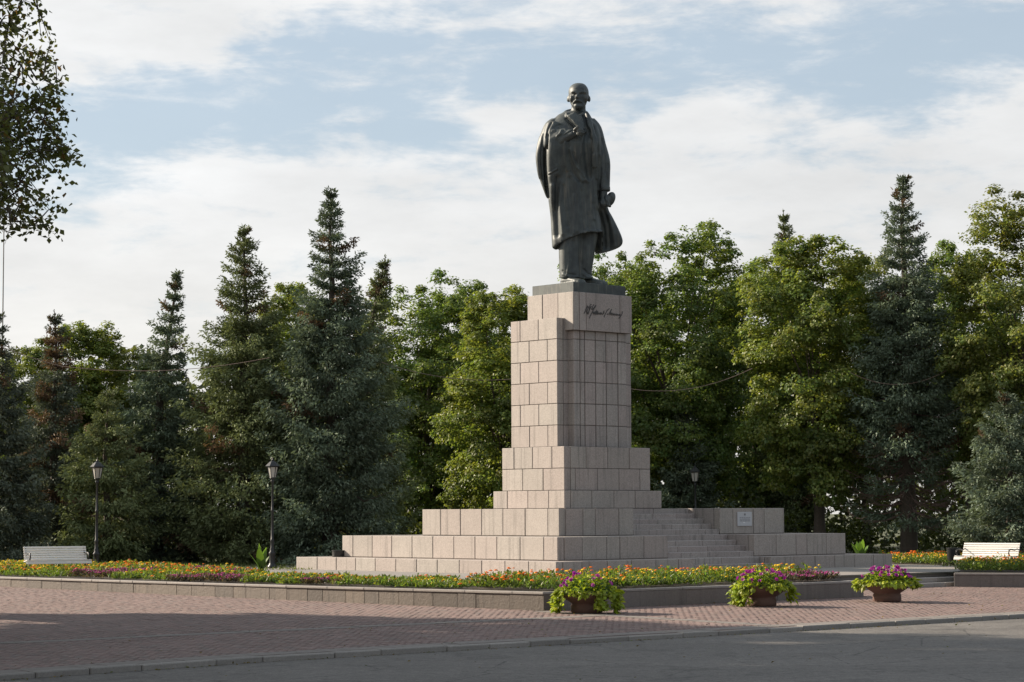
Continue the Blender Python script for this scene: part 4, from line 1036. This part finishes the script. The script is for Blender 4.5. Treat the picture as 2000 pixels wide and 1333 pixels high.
def near_tree():
    """the tree at the upper left: only its hanging outer boughs reach into the photo"""
    rng = np.random.default_rng(77)
    y0 = 25.0
    t = thing('street_tree', (-11.05, y0, -.67), 0, 'near tree whose dark hanging boughs fill the upper left corner', 'tree')
    trunk = MB(); trunk.tube([(0, 0, 0), (.1, 0, 1.5), (.05, .1, 4), (.2, 0, 7), (.3, .1, 11)], [.34, .27, .23, .17, .06], 12); link('trunk', trunk.mesh('trunk', BARK), t)
    lm = MB(); Cs = []; Ds = []
    ends = []
    for k in range(62):
        hz = 5.4+4.9*rng.uniform(0, 1)**1.5; a = Vector((.1, 0, hz*.80)); reach = rng.uniform(4.5, 5.75)
        end = Vector((reach, rng.uniform(-2.0, 2.0), hz+rng.uniform(-.2, 1.3)))
        # keep the lowest ends hanging towards the viewer's side
        lowest = 5.75
        if end.z < lowest: end.z = lowest+rng.uniform(0, .5)
        mid = (a+end)/2+Vector((0, 0, .7)); pts = [a, mid, a.lerp(end, .93)]
        lm.tube(pts, [.07, .04, .01], 6, False)
        ends.append((a, mid, end))
    for k in range(16):
        a = Vector((.1, 0, 5.0)); end = Vector((rng.uniform(4.8, 5.6), rng.uniform(-1.6, 1.6), rng.uniform(5.8, 6.6))); mid = (a+end)/2+Vector((0, 0, .8)); ends.append((a, mid, end)); lm.tube([a, mid, a.lerp(end, .93)], [.05, .03, .008], 6, False)
    for (a, mid, end) in ends:
        for q in range(34):
            f = rng.uniform(.25, 1.03)
            b = (a*(1-f)**2+mid*2*f*(1-f)*1.0+end*f*f)
            dr = Vector((rng.normal(.25, .5), rng.normal(0, .6), rng.normal(-.25, .45))).normalized()*rng.uniform(.3, .95)
            if b.x < 3.2 or b.x > 5.72: continue
            e = b+dr; 
            if e.x > 5.85+.18*math.sin(e.z*2.1): e.x = 5.8+.16*math.sin(e.z*2.1)-rng.uniform(0, .3)
            if e.z < 5.68: continue
            lm.tube([b, (b+e)/2+Vector((0, 0, .05)), e], [.012, .008, .003], 3, False)
            m = rng.integers(16, 36)
            tt = rng.uniform(.15, 1.05, m)[:, None]
            P = np.array(b)*(1-tt)+np.array(e)*tt+rng.normal(0, .06, (m, 3))
            Cs.append(P); Ds.append(rng.normal(0, 1, (m, 3))+np.array([dr.x*.5, dr.y*.5, -.5]))
    C = np.concatenate(Cs); D = np.concatenate(Ds); n = len(C)
    nn = rng.normal(0, .7, (n, 3))+[0, 0, .7]
    K = np.array([.085, .100, .032])*rng.uniform(.6, 1.35, (n, 1))*np.where(rng.random((n, 1)) < .06, [[1.7, .9, .8]], [[1, 1, 1]])
    L_ = rng.uniform(.05, .095, n)
    V, F = leaf_quads(C, D, nn, L_, L_*.72, .12)
    link('crown', fast_mesh('crown', V, F, LEAF, col_rep(K, 4)), t)
    # bare twig hanging below
    for (x, z) in ((5.45, 5.9), (5.35, 6.0)):
        p = Vector((x, .1, z))
        for q in range(3):
            e = p+Vector((rng.normal(.05, .12), rng.normal(0, .1), -rng.uniform(.25, .55))); lm.tube([p, (p+e)/2+Vector((.06, 0, 0)), e], [.006, .004, .002], 3, False)
    link('limbs', lm.mesh('limbs', BARK), t, kind='stuff')
near_tree()

def woodland():
    """dense undergrowth and farther trunks that close the view between the trees"""
    rng = np.random.default_rng(5)
    n = 30000
    x = rng.uniform(-34, 38, n); y = rng.uniform(106, 124, n)
    prof = 7.6+1.6*np.sin(x*.33+1)+1.2*np.sin(x*.9)
    z = rng.uniform(0, 1, n)**.8*prof
    keepp = np.sin(x*1.7+z*1.1)*np.sin(z*1.9-x*.6+y*.4) > -.8
    P = np.stack([x, y, z], 1)[keepp]; n = len(P)
    nn = rng.normal(0, .6, (n, 3))+[0, -.2, .8]; D = rng.normal(0, 1, (n, 3))
    K = np.array([.060, .075, .022])*rng.uniform(.5, 1.3, (n, 1)); L_ = rng.uniform(.3, .55, n)
    V, F = leaf_quads(P, D, nn, L_, L_*.8, .1)
    tag(link('woodland', fast_mesh('woodland', V, F, LEAF, col_rep(K, 4))), 'dark mass of undergrowth and farther trees closing off the park', 'woods', kind='stuff')
    # low bushes under the trees
    n = 30000
    x = rng.uniform(-23, 24, n); y = rng.uniform(96, 104, n); h = 2.2+.7*np.sin(x*.8+.5)+.5*np.sin(x*2.1)
    z = rng.uniform(0, 1, n)*h
    P = np.stack([x, y, z], 1)[np.sin(x*2.3)*np.sin(x*.7+2) < .62]; n = len(P)
    K = np.array([.075, .095, .022])*rng.uniform(.5, 1.4, (n, 1)); L_ = rng.uniform(.12, .26, n)
    V, F = leaf_quads(P, rng.normal(0, 1, (n, 3)), rng.normal(0, .6, (n, 3))+[0, -.2, .8], L_, L_*.8, .1)
    tag(link('undergrowth', fast_mesh('undergrowth', V, F, LEAF, col_rep(K, 4))), 'low dark bushes and weeds under the park trees', 'undergrowth', kind='stuff')
woodland()

# ------------------------------------------------------------------ flower beds
def in_poly(px, py, poly):
    ins = np.zeros(len(px), bool); j = len(poly)-1
    for i in range(len(poly)):
        xi, yi = poly[i]; xj, yj = poly[j]
        c = ((yi > py) != (yj > py)) & (px < (xj-xi)*(py-yi)/(yj-yi+1e-12)+xi); ins ^= c; j = i
    return ins
def to_w(r, l): return 1.2494+(r+CA)*RX-(l+CB)*RY, 66+(r+CA)*RY+(l+CB)*RX
def blossom(n_, rng):
    """unit pompon: a small faceted dome of petals, 14 faces"""
    V = [(0, 0, .55)]
    for k in range(7): a = 2*math.pi*k/7; V.append((.62*math.cos(a), .62*math.sin(a), .38))
    for k in range(7): a = 2*math.pi*(k+.5)/7; V.append((1.0*math.cos(a), 1.0*math.sin(a), .0))
    F = [(0, 1+k, 1+(k+1) % 7) for k in range(7)]+[(1+k, 8+k, 1+(k+1) % 7) for k in range(7)]+[(8+k, 8+(k+1) % 7, 1+(k+1) % 7) for k in range(7)]
    return np.array(V), np.array(F)
BV, BF = blossom(0, None)
def flower_patch(x, y, z0, h, colours, rng, bloom_p, blr=(.030, .048), green=(.070, .115, .026), blades=24, spread=.15, name='marigold'):
    """plants at x, y: leafy tufts and flower heads; returns foliage and blossom arrays"""
    n = len(x)
    i = np.repeat(np.arange(n), blades); m = len(i)
    hh = h[i]*rng.uniform(.15, 1.0, m)**.8
    P = np.stack([x[i]+rng.normal(0, spread*.5, m), y[i]+rng.normal(0, spread*.5, m), z0+hh-.03], 1)
    D = rng.normal(0, .8, (m, 3)); D[:, 2] = np.abs(D[:, 2])+.35
    nn = rng.normal(0, 1, (m, 3)); nn[:, 2] = np.abs(nn[:, 2])+.4
    L_ = rng.uniform(.06, .13, m)
    K = np.array(green)*rng.uniform(.6, 1.4, (m, 1))*np.stack([rng.uniform(.8, 1.35, m), np.ones(m), rng.uniform(.6, 1.4, m)], 1)
    FV, FF = leaf_quads(P, D, nn, L_, L_*.42, .1)
    fol = (FV, FF, col_rep(K, 4))
    # heads
    nb = rng.poisson(bloom_p, n); j = np.repeat(np.arange(n), nb); q = len(j)
    c = np.stack([x[j]+rng.normal(0, spread*.42, q), y[j]+rng.normal(0, spread*.42, q), z0+h[j]*rng.uniform(.80, 1.12, q)], 1)
    rad = rng.uniform(*blr, q)
    tilt = rng.normal(0, .3, (q, 2))
    V = BV[None]*rad[:, None, None]
    V = np.stack([V[..., 0]+V[..., 2]*tilt[:, :1], V[..., 1]+V[..., 2]*tilt[:, 1:], V[..., 2]*1.1], 2)+c[:, None]
    F = (BF[None]+15*np.arange(q)[:, None, None]).reshape(-1, 3)
    pc = colours[j]*rng.uniform(.8, 1.2, (q, 1))
    bl = (V.reshape(-1, 3), F, col_rep(pc, 15))
    return fol, bl
ORANGE, YELLOW, PURPLE, PINK = np.array((.74, .17, .012)), np.array((.80, .52, .022)), np.array((.28, .03, .15)), np.array((.50, .07, .28))
def bed(name, label, poly, rule, seed, dens=26, world=False, z0=0.02):
    """fills the outline with plants; rule(r, l, rng) gives colour, height, heads per plant and leaf colour group"""
    rng = np.random.default_rng(seed)
    P = np.array(poly); lo, hi = P.min(0), P.max(0)
    n = int((hi-lo).prod()*dens); r = rng.uniform(lo[0], hi[0], n); l = rng.uniform(lo[1], hi[1], n)
    k = in_poly(r, l, poly); r, l = r[k], l[k]
    x, y = (r, l) if world else to_w(r, l)
    vis = (np.abs(x/y) < .236); r, l, x, y = r[vis], l[vis], x[vis], y[vis]
    col, h, bp, purple = rule(r, l, rng)
    cl_ = .5+.5*np.sin(x*2.9+seed)*np.sin(y*2.3+x*1.1+seed*2); h = h*(.78+.44*cl_)*rng.uniform(.85, 1.15, len(h)); bp = bp*(.45+1.7*(.5+.5*np.sin(x*4.3-seed)*np.sin(y*3.7+x*.7))**1.3)
    dead = (rng.random(len(x)) < .05) & ~purple; bp[dead] = 0; h[dead] *= .6
    outF, outB = [], []
    for msk, green in ((~purple, (.105, .165, .034)), (purple, (.060, .055, .040))):
        if msk.sum() == 0: continue
        f, b_ = flower_patch(x[msk], y[msk], z0, h[msk], col[msk], rng, bp[msk], green=green, blr=(.038, .060) if green[1] > .1 else (.022, .036))
        outF.append(f); outB.append(b_)
    def cat(parts):
        V = np.concatenate([p[0] for p in parts]); K = np.concatenate([p[2] for p in parts]); o = 0; F = []
        for p in parts: F.append(p[1]+o); o += len(p[0])
        return V, np.concatenate(F), K
    for parts, mat, nm, lab in ((outF, LEAF, name+'_foliage', 'green leaves of the '+label), (outB, PETAL, name+'_blossoms', 'blossoms of the '+label)):
        V, F, K = cat(parts)
        tag(link(nm, fast_mesh(nm, V, F, mat, K)), lab, 'flowers', kind='stuff')
    # soil
    sp = [Vector((*( (a, b) if world else to_w(a, b)), z0-.008)) for a, b in poly]
    sheet('soil', sp, SOIL)
def mixcol(p_or, rng, n):
    q = rng.random(n) < np.where(np.asarray(p_or) > .5, np.asarray(p_or)*1.0, p_or)
    return np.where(q[:, None], ORANGE, YELLOW)
def rule_front(r, l, rng):
    n = len(r); backp = np.clip((l-1.4)/1.4, 0, 1)
    org = np.clip(.15+.85*backp, 0, 1)*np.where(r < 3.2, 1.0, .95); org = np.where(r < 2.6, .9, org); org = np.where(r > 7.8, .15, org)
    c = mixcol(org, rng, n); h = .25+.10*backp+rng.normal(0, .035, n)
    pur = (r > 8.3) & (l < 1.3+.25*np.sin(r*5))
    c[pur] = np.where(rng.random((pur.sum(), 1)) < .4, PINK, PURPLE); h[pur] = .18
    bp = np.where(pur, 5.0, .55+.9*backp); bp = np.where((l < 1.0) & ~pur, .22, bp)
    return c, np.clip(h, .12, .5), bp, pur
def rule_left(r, l, rng):
    n = len(r); rel = r-np.interp(l, [k[1] for k in LWALL], [k[0] for k in LWALL])
    c = mixcol(np.clip(.55+.3*np.sin(l*.9)+.25*np.sin(l*2.3+1), .1, .95), rng, n); h = .13+.03*np.sin(l*1.3)+rng.normal(0, .03, n)
    pur = ((np.abs(l-12.4) < 1.5) & (rel < 1.4)) | ((np.abs(l-7.8) < .8) & (rel < .9))
    c[pur] = np.where(rng.random((pur.sum(), 1)) < .5, PINK, PURPLE); h[pur] = .15
    bp = np.where(pur, 3.5, np.where(rel < .9, .12, .62))
    return c, np.clip(h, .1, .5), bp, pur
def rule_far(r, l, rng):
    n = len(r); rel = r-np.interp(l, [k[1] for k in LWALL], [k[0] for k in LWALL])
    org = np.where(l > 24.5, .12, np.where(rel > 3.4, .85, .45))
    c = mixcol(org, rng, n); h = .12+.09*np.clip(rel/4, 0, 1)+rng.normal(0, .03, n)
    pur = ((np.abs(l-17.6-.55*rel) < 1.0) & (rel < 3.2)) | ((np.abs(l-23.6) < .8) & (rel < .9)) | ((np.abs(rel-4.6) < .45) & (l < 19))
    c[pur] = np.where(rng.random((pur.sum(), 1)) < .55, PINK, PURPLE); h[pur] = .17
    bp = np.where(pur, 4.5, np.where(rel < 1.2, .10, np.where(l > 24.5, 1.2, .85)))
    return c, np.clip(h, .1, .55), bp, pur
def rule_right(x, y, rng):
    n = len(x); c = mixcol(np.where(y > 79, .75, .25), rng, n); h = .26+rng.normal(0, .03, n)
    return c, h, np.where(y < 78.2, .4, 1.3), np.zeros(n, bool)
def rule_near_right(x, y, rng):
    n = len(x); d = y-np.interp(x, [12.9, 19.5], [67.0, 65.05])
    c = mixcol(np.where(d > 4, .7, .2), rng, n); pur = (d > 2.6) & (d < 4.0); c[pur] = PINK; h = np.where(pur, .2, .27)+rng.normal(0, .03, n)
    return c, np.clip(h, .1, .5), np.where(pur, 5.0, np.where(d < 1.5, .06, 1.4)), pur
lwp = lambda l, o: lw_r(l)+o
bed('marigold', 'flower bed along the dark wall in front of the pedestal', [(.30, .30), (11.1, .30), (11.1, 2.7), (3.3, 2.9), (-.05, 2.9)], rule_front, 1)
bed('marigold', 'flower bed along the brown wall left of the pedestal', [(lwp(2.9, .26), 2.95), (2.4, 2.95), (2.0, 9), (2.2, 14), (lwp(14, .26), 14), (lwp(10.8, .26), 10.8), (lwp(5, .26), 5)], rule_left, 2)
bed('marigold', 'broad flower bed in front of the left bench', [(lwp(14.05, .26), 14.05), (2.4, 14.05), (4.2, 18), (5.0, 24), (4.6, 30), (2.2, 36), (lwp(36, .36), 36), (lwp(33, .36), 33), (lwp(25.7, .36), 25.7), (lwp(19, .36), 19)], rule_far, 3, dens=24)
bed('marigold', 'flower bed beyond the plaza on the right', [(13.0, 78.6), (15.0, 75.6), (20.5, 75.0), (21, 81), (13.2, 82.5)], rule_right, 4, dens=23, world=True)
bed('marigold', 'flower bed in front of the right bench', [(13.15, 67.35), (19.0, 65.6), (19, 72.6), (14.2, 72.6)], rule_near_right, 5, dens=23, world=True)

# ------------------------------------------------------------------ grass at the edge of the lawn
def lawn_grass():
    rng = np.random.default_rng(9); n = 26000
    x = rng.uniform(-19, 19.5, n); y = rng.uniform(74, 90, n)
    k = (np.abs(x/y) < .235) & ~((x > -6.5) & (x < 14) & (y < 79)); x, y = x[k], y[k]; n = len(x)
    P = np.stack([x, y, np.full(n, -.03)], 1); D = rng.normal(0, .4, (n, 3)); D[:, 2] = 1
    L_ = rng.uniform(.06, .16, n); K = np.array([.075, .10, .028])*rng.uniform(.6, 1.4, (n, 1))
    V, F = leaf_quads(P, D, rng.normal(0, 1, (n, 3)), L_, .03, 0)
    tag(link('grass', fast_mesh('grass', V, F, LEAF, col_rep(K, 4))), 'grass growing under the spruces', 'grass', kind='stuff')
lawn_grass()

# ------------------------------------------------------------------ flower bowls
def build_bowls():
    prof = [(.33, 0), (.365, .02), (.365, .17), (.34, .20), (.36, .23), (.47, .30), (.57, .38), (.60, .44), (.605, .50), (.56, .51), (.54, .47)]
    bowl = MB().lathe(prof, 36).mesh('bowl', CLAY, True)
    soil = MB().lathe([(.01, .40), (.54, .455), (.01, .47)], 16).mesh('soil', SOIL)
    rng0 = np.random.default_rng(12)
    # leaf shapes of the lime vine, and the petunia trumpet
    leaves = []
    for k in range(6):
        g = np.array([.34, .41, .036])*rng0.uniform(.62, 1.15); g = g*[rng0.uniform(.85, 1.1), 1, 1]
        V = [(0, 0, 0), (-.045, .035, -.012), (-.05, .075, -.018), (0, .15, -.03), (.05, .075, -.018), (.045, .035, -.012), (0, .06, .012)]
        F = [(0, 6, 1), (1, 6, 2), (2, 6, 3), (3, 6, 4), (4, 6, 5), (5, 6, 0)]
        leaves.append(fast_mesh('leaf', np.array(V), np.array(F), LEAF, np.tile(g, (7, 1))))
    pets = []
    for k in range(5):
        g = (np.array([.46, .035, .33]), np.array([.42, .03, .40]), np.array([.50, .07, .36]), np.array([.33, .02, .30]), np.array([.52, .12, .40]))[k]
        V = [(0, 0, -.03)]+[((.052 if j % 2 == 0 else .043)*math.cos(j*math.pi/5), (.052 if j % 2 == 0 else .043)*math.sin(j*math.pi/5), .006*(j % 2)) for j in range(10)]
        F = [(0, 1+j, 1+(j+1) % 10) for j in range(10)]
        K = np.tile(g, (11, 1)); K[0] = g*.35
        pets.append(fast_mesh('petunia', np.array(V), np.array(F), PETAL, K))
    labels = ('brown flower bowl nearest the corner of the wall, in tree shade', 'brown flower bowl in the middle, vine hanging over its left rim', 'brown flower bowl at the low steps, with a round cushion of flowers')
    # where the vine hangs down: (azimuth towards, spread, length)
    hang = (((3.3, .55, .50), (-.22, .62, .52), (-1.15, .20, .48), (4.4, .35, .16)), ((3.75, .50, .52), (.05, .32, .42), (-1.2, .5, .12)), ((3.2, .45, .20), (-.10, .45, .20), (-1.5, .8, .12)))
    pos = ((.1, -1.3), (5.6, -1.62), (9.8, -2.05))
    for b in range(3):
        rng = np.random.default_rng(60+b)
        p = G(*pos[b]); z = PZ(pos[b][1])
        t = thing('flower_bowl', (p.x, p.y, z), 0, labels[b], 'planter', 'flower bowls on the pavement')
        t.scale = (.97, .97, .97)
        link('bowl', bowl, t); link('soil', soil, t)
        # inner bushy mass
        n = 1700; az = rng.uniform(0, 6.28, n); rr = .68*rng.uniform(0, 1, n)**.5
        h = .50+.40*(1-(rr/.70)**2)*rng.uniform(.3, 1.0, n)+.05*np.sin(az*3+b)
        P = np.stack([rr*np.cos(az), rr*np.sin(az), h-.06], 1)
        D = rng.normal(0, .7, (n, 3))+np.stack([np.cos(az), np.sin(az), 0*az+.3], 1); L_ = rng.uniform(.06, .12, n)
        lime = rng.random(n) < .55
        K = np.where(lime[:, None], [.30, .38, .036], [.06, .12, .03])*rng.uniform(.6, 1.3, (n, 1))
        V, F = leaf_quads(P, D, rng.normal(0, .5, (n, 3))+[0, 0, .8], L_, L_*.6, .1)
        hangV = []
        for (ha, sp, ln) in hang[b]:
            m = int(520*sp*ln/.3); a2 = rng.normal(ha, sp*.45, m); f = rng.uniform(0, 1, m)
            rad = .57+.08*np.sin(f*math.pi*.8)+rng.uniform(0, .10, m); zz = .56-ln*f*np.cos(np.clip((a2-ha)/sp, -1.3, 1.3))**.5
            hangV.append(np.stack([rad*np.cos(a2), rad*np.sin(a2), zz, a2], 1))
        HV = np.concatenate(hangV); m = len(HV)
        D2 = np.stack([np.cos(HV[:, 3])*.6, np.sin(HV[:, 3])*.6, 0*HV[:, 3]-.7], 1)+rng.normal(0, .45, (m, 3)); L2 = rng.uniform(.07, .13, m)
        K2 = np.array([.31, .39, .036])*rng.uniform(.5, 1.25, (m, 1))
        V2, F2 = leaf_quads(HV[:, :3], D2, np.stack([np.cos(HV[:, 3]), np.sin(HV[:, 3]), 0*HV[:, 3]+.6], 1)+rng.normal(0, .4, (m, 3)), L2, L2*.62, .12)
        o = link('vine_foliage', fast_mesh('vine_foliage', np.concatenate([V, V2]), np.concatenate([F, F2+len(V)]), LEAF, np.concatenate([col_rep(K, 4), col_rep(K2, 4)])), t, kind='stuff')
        # large separate leaves on the outside
        for q in range(170):
            if rng.random() < .55:
                i = rng.integers(0, m); c = HV[i, :3]+rng.normal(0, .02, 3); a2 = HV[i, 3]; out = .07
            else:
                i = rng.integers(0, n); c = P[i]+[0, 0, .05]; a2 = az[i]; out = .0
                if not lime[i]: continue
            l = link('leaf', leaves[rng.integers(0, 6)], t, (c[0]+math.cos(a2)*out, c[1]+math.sin(a2)*out, c[2]))
            l.rotation_euler = (rng.uniform(-1.2, .2) if out else rng.uniform(-.6, .5), rng.normal(0, .4), a2-math.pi/2+rng.normal(0, .6)); s_ = rng.uniform(.75, 1.25); l.scale = (s_, s_, s_)
        for q in range((22, 56, 62)[b]):
            a2 = rng.uniform(0, 6.28); r_ = .64*rng.uniform(.2, 1)**.6
            if b == 1 and math.cos(a2) < -.1 and rng.random() < .45: continue
            zz = .56+.38*(1-(r_/.70)**2)+rng.uniform(-.02, .05)
            f = link('petunia', pets[rng.integers(0, 5)], t, (r_*math.cos(a2), r_*math.sin(a2), zz))
            f.rotation_euler = (rng.normal(.55, .35), rng.normal(0, .3), a2+math.pi/2+rng.normal(0, .4)) if rng.random() < .4 else (rng.normal(.9, .25), rng.normal(0, .25), rng.normal(0, .5))
build_bowls()

# ------------------------------------------------------------------ canna plants
def canna(loc, label, seed, n, h):
    rng = np.random.default_rng(seed)
    t = thing('canna_plant', loc, 0, label, 'plant')
    st = MB()
    for k in range(3):
        a = rng.uniform(0, 6.28); st.tube([(0.05*math.cos(a), .05*math.sin(a), 0), (.08*math.cos(a), .08*math.sin(a), h*.7)], [.018, .01], 6)
    link('stem', st.mesh('stem', LEAF), t)
    at = st
    for k in range(n):
        az = 2*math.pi*k/n+rng.normal(0, .3); lean = rng.uniform(.08, .52); L_ = h*rng.uniform(.6, 1.0); w = L_*.28
        V = []; m = 6
        for i in range(m):
            f = i/(m-1); wd = w*math.sin(math.pi*min(1, .12+f*.88))**.8*.5
            ro = math.sin(lean)*L_*f+.18*L_*f*f*lean; zz = math.cos(lean)*L_*f-.22*L_*f**2*lean+.08
            for sgn in (-1, 0, 1): V.append((ro, sgn*wd, zz-(.0 if sgn == 0 else -.25*wd)))
        F = []
        for i in range(m-1):
            for c in (0, 1): F.append((i*3+c, i*3+c+1, i*3+c+4, i*3+c+3))
        g = np.array([.10, .19, .032])*rng.uniform(.7, 1.25)
        o = link('leaf', fast_mesh('leaf', np.array(V), np.array(F), LEAF, np.tile(g, (len(V), 1)), True), t); o.rotation_euler = (0, 0, az)
def ground_at(u, d, z=0.0): return ((u-1000)/4450.0*d, d, z)
canna(ground_at(511, 68.0, .0), 'bright green broad-leaved plant at the foot of the second lamp', 3, 9, .9)
canna(ground_at(1677, 78.5, .05), 'bright green broad-leaved plant behind the right end of the lowest tier', 4, 12, .8)

# ------------------------------------------------------------------ benches
def bench(loc, rot, label):
    t = thing('park_bench', loc, rot, label, 'bench', 'white park benches')
    Wd = 2.02
    for k in range(4):
        link('seat_slat', chamfer_box(Wd, .095, .035, .008, WHITE), t, (-Wd/2, -.28+k*.115, .385-.012*k))
    o = link('seat_slat', chamfer_box(Wd, .09, .035, .008, WHITE), t, (-Wd/2, -.305, .285)); o.rotation_euler = (math.radians(75), 0, 0)
    for k in range(6):
        z = .42+k*.070; y = .20+k*.030
        o = link('back_slat', chamfer_box(Wd-.06, .032, .060, .008, WHITE), t, (-Wd/2+.03, y, z)); o.rotation_euler = (math.radians(-22), 0, 0)
    for sx in (-1, 1):
        x = sx*(Wd/2-.10); m = MB()
        m.tube([(x, -.28, .0), (x, -.26, .22), (x, -.22, .36), (x, .16, .345), (x, .24, .42), (x, .40, .83)], [.03, .028, .03, .03, .028, .022], 8)
        m.tube([(x, .30, .0), (x, .22, .2), (x, .12, .39)], [.03, .028, .028], 8)
        m.tube([(x, -.24, .40), (x, -.33, .50), (x, -.30, .60), (x, -.16, .63), (x, .10, .60), (x, .30, .64)], [.022, .022, .024, .024, .02, .018], 8)
        link('side_frame', m.mesh('side_frame', IRON, True), t)
bench(ground_at(114, 71.0, .0), math.radians(24), 'white slatted bench on the left in front of dark spruces')
bench(ground_at(1922, 73.0, -.04), math.radians(-38), 'white slatted bench on the right below the young blue spruce')

# ------------------------------------------------------------------ lamps
def build_lamps():
    H = 3.72
    prof = [(.16, 0), (.16, .10), (.12, .14), (.10, .2), (.095, .46), (.115, .50), (.12, .54), (.075, .60), (.085, .66), (.06, .72), (.062, .92), (.075, .96), (.05, 1.0), (.042, 1.9), (.055, 1.92), (.055, 1.97), (.04, 2.0), (.034, 2.86), (.06, 2.90), (.065, 2.95), (.035, 2.99), (.09, 3.02), (.10, 3.05)]
    post = MB().lathe(prof, 14).mesh('post', IRON, True)
    def hexa(z0, r0, z1, r1, n=6): return [[(r*math.cos(math.pi/3*k+.2), r*math.sin(math.pi/3*k+.2), z) for k in range(n)] for r, z in ((r0, z0), (r1, z1))]
    glass = MB()
    glass.rings(hexa(3.06, .105, 3.40, .17))
    glass = glass.mesh('lantern_glass', GLASSM)
    fr = MB()
    for k in range(6):
        a = math.pi/3*k+.2; fr.tube([(.11*math.cos(a), .11*math.sin(a), 3.05), (.177*math.cos(a), .177*math.sin(a), 3.41)], .012, 5)
    fr.rings([[(r*math.cos(math.pi/3*k+.2), r*math.sin(math.pi/3*k+.2), z) for k in range(6)] for r, z in ((.17, 3.395), (.185, 3.395), (.185, 3.42), (.17, 3.42))])
    fr = fr.mesh('lantern_frame', IRON)
    roof = MB().rings([[(r*math.cos(math.pi/3*k+.2), r*math.sin(math.pi/3*k+.2), z) for k in range(6)] for r, z in ((.235, 3.42), (.24, 3.44), (.11, 3.57), (.07, 3.60), (.05, 3.61))])
    roof = roof.mesh('lantern_roof', IRON)
    fin = MB().lathe([(.03, 3.60), (.045, 3.63), (.025, 3.66), (.012, 3.69), (.004, 3.76)], 8).mesh('finial', IRON, True)
    for (u, d, lab) in ((190, 76.5, 'black lantern post standing beside the left white bench'), (532, 76.5, 'black lantern post left of the stepped base, before the tallest spruce'), (1356, 90.5, 'black lantern post in deep shade behind the plaque wall')):
        t = thing('street_lamp', ground_at(u, d, -.03), 0, lab, 'lamp post', 'lantern posts of the park')
        for nm, me in (('post', post), ('lantern_glass', glass), ('lantern_frame', fr), ('lantern_roof', roof), ('finial', fin)): link(nm, me, t)
build_lamps()

# ------------------------------------------------------------------ litter bins
def litter_bin(loc, label):
    t = thing('litter_bin', loc, 0, label, 'bin', 'litter bins by the benches')
    link('body', MB().lathe([(.15, .06), (.21, .10), (.235, .58), (.24, .60), (.215, .60), (.20, .12), (.02, .10)], 16).mesh('body', IRON, True), t)
    link('rim', MB().lathe([(.225, .58), (.25, .585), (.25, .61), (.225, .615)], 16).mesh('rim', IRON), t)
    link('foot', MB().lathe([(.16, 0), (.16, .03), (.06, .05), (.06, .08)], 12).mesh('foot', IRON), t)
litter_bin(ground_at(1857, 76.5, -.03), 'dark iron litter bin left of the right bench')
litter_bin(ground_at(662, 75.0, -.0), 'dark iron litter bin showing behind the left end of the second tier')

# ------------------------------------------------------------------ hanging cables between the trees
def cable(p, q, sag, label):
    a, b = Vector(p), Vector(q); pts = [a.lerp(b, f)-Vector((0, 0, sag*4*f*(1-f))) for f in np.linspace(0, 1, 15)]
    c = a.lerp(b, .5)
    o = link('cable', MB().tube([p_-a for p_ in pts], .011, 5).mesh('cable', CABLE), None, a); tag(o, label, 'cable', 'cables slung between the trees')
def up(u, v, d): return ((u-1000)/4450.0*d, d, ZC+(1002-v)/4450.0*d)
cable(up(118, 712, 80.3), up(525, 697, 80.3), .30, 'thin sagging cable in front of the spruces on the left')
cable(up(690, 686, 88), up(1010, 740, 88.5), .42, 'thin cable running down from the tallest spruce to behind the pedestal')
cable(up(1225, 760, 88.5), up(1470, 722, 88.5), .40, 'thin sagging cable between the pedestal and the yellowish linden')
cable(up(1660, 730, 86.5), up(1850, 728, 86.5), .50, 'thin sagging cable in front of the bare spruce trunk on the right')
cable(up(-20, 665, 80.3), up(118, 712, 80.3), .05, 'short cable end at the far left edge')

# slim mast far behind at the left edge
t = thing('mast', ground_at(2, 140, -.1), 0, 'slim pale mast far away at the left edge of the photo', 'mast')
link('pole', MB().tube([(0, 0, 0), (0, 0, 12), (0, 0, 21)], [.05, .04, .03], 8).mesh('pole', COPING), t)
link('foot', MB().box(-.3, .3, -.3, .3, -.4, .2).mesh('foot', CONCRETE), t)

# fallen leaves and grit gathered along the kerb and the walls
def litter():
    rng = np.random.default_rng(21); n = 1500
    r = rng.uniform(-22, 24, n); k = rng.random(n)
    kl = np.array([kerb_l(a) for a in r])
    l = np.where(k < .45, kl-.03-np.abs(rng.normal(0, .12, n)), np.where(k < .7, kl+rng.uniform(.2, 5, n), np.where(k < .85, -np.abs(rng.normal(0, .10, n))-.03, kl-rng.uniform(0, 7, n))))
    l = np.where((r < -.3) & (l > -.25), l-rng.uniform(.5, 4, n), l)
    x, y = to_w(r, l); z = np.where(l < kl, ROADZ+.006, -.42+.012*l+.006)
    P = np.stack([x, y, z], 1); D = rng.normal(0, 1, (n, 3)); D[:, 2] = .15
    L_ = rng.uniform(.02, .07, n); nn = rng.normal(0, .3, (n, 3))+[0, 0, 1]
    K = np.array([.16, .12, .045])*rng.uniform(.4, 1.3, (n, 1))*np.where(rng.random((n, 1)) < .3, [[.8, 1.3, .8]], [[1, 1, 1]])
    V, F = leaf_quads(P, D, nn, L_, L_*.6, .1)
    tag(link('leaf_litter', fast_mesh('leaf_litter', V, F, LEAF, col_rep(K, 4))), 'dry leaves and grit lying along the kerb', 'litter', kind='stuff')
litter()
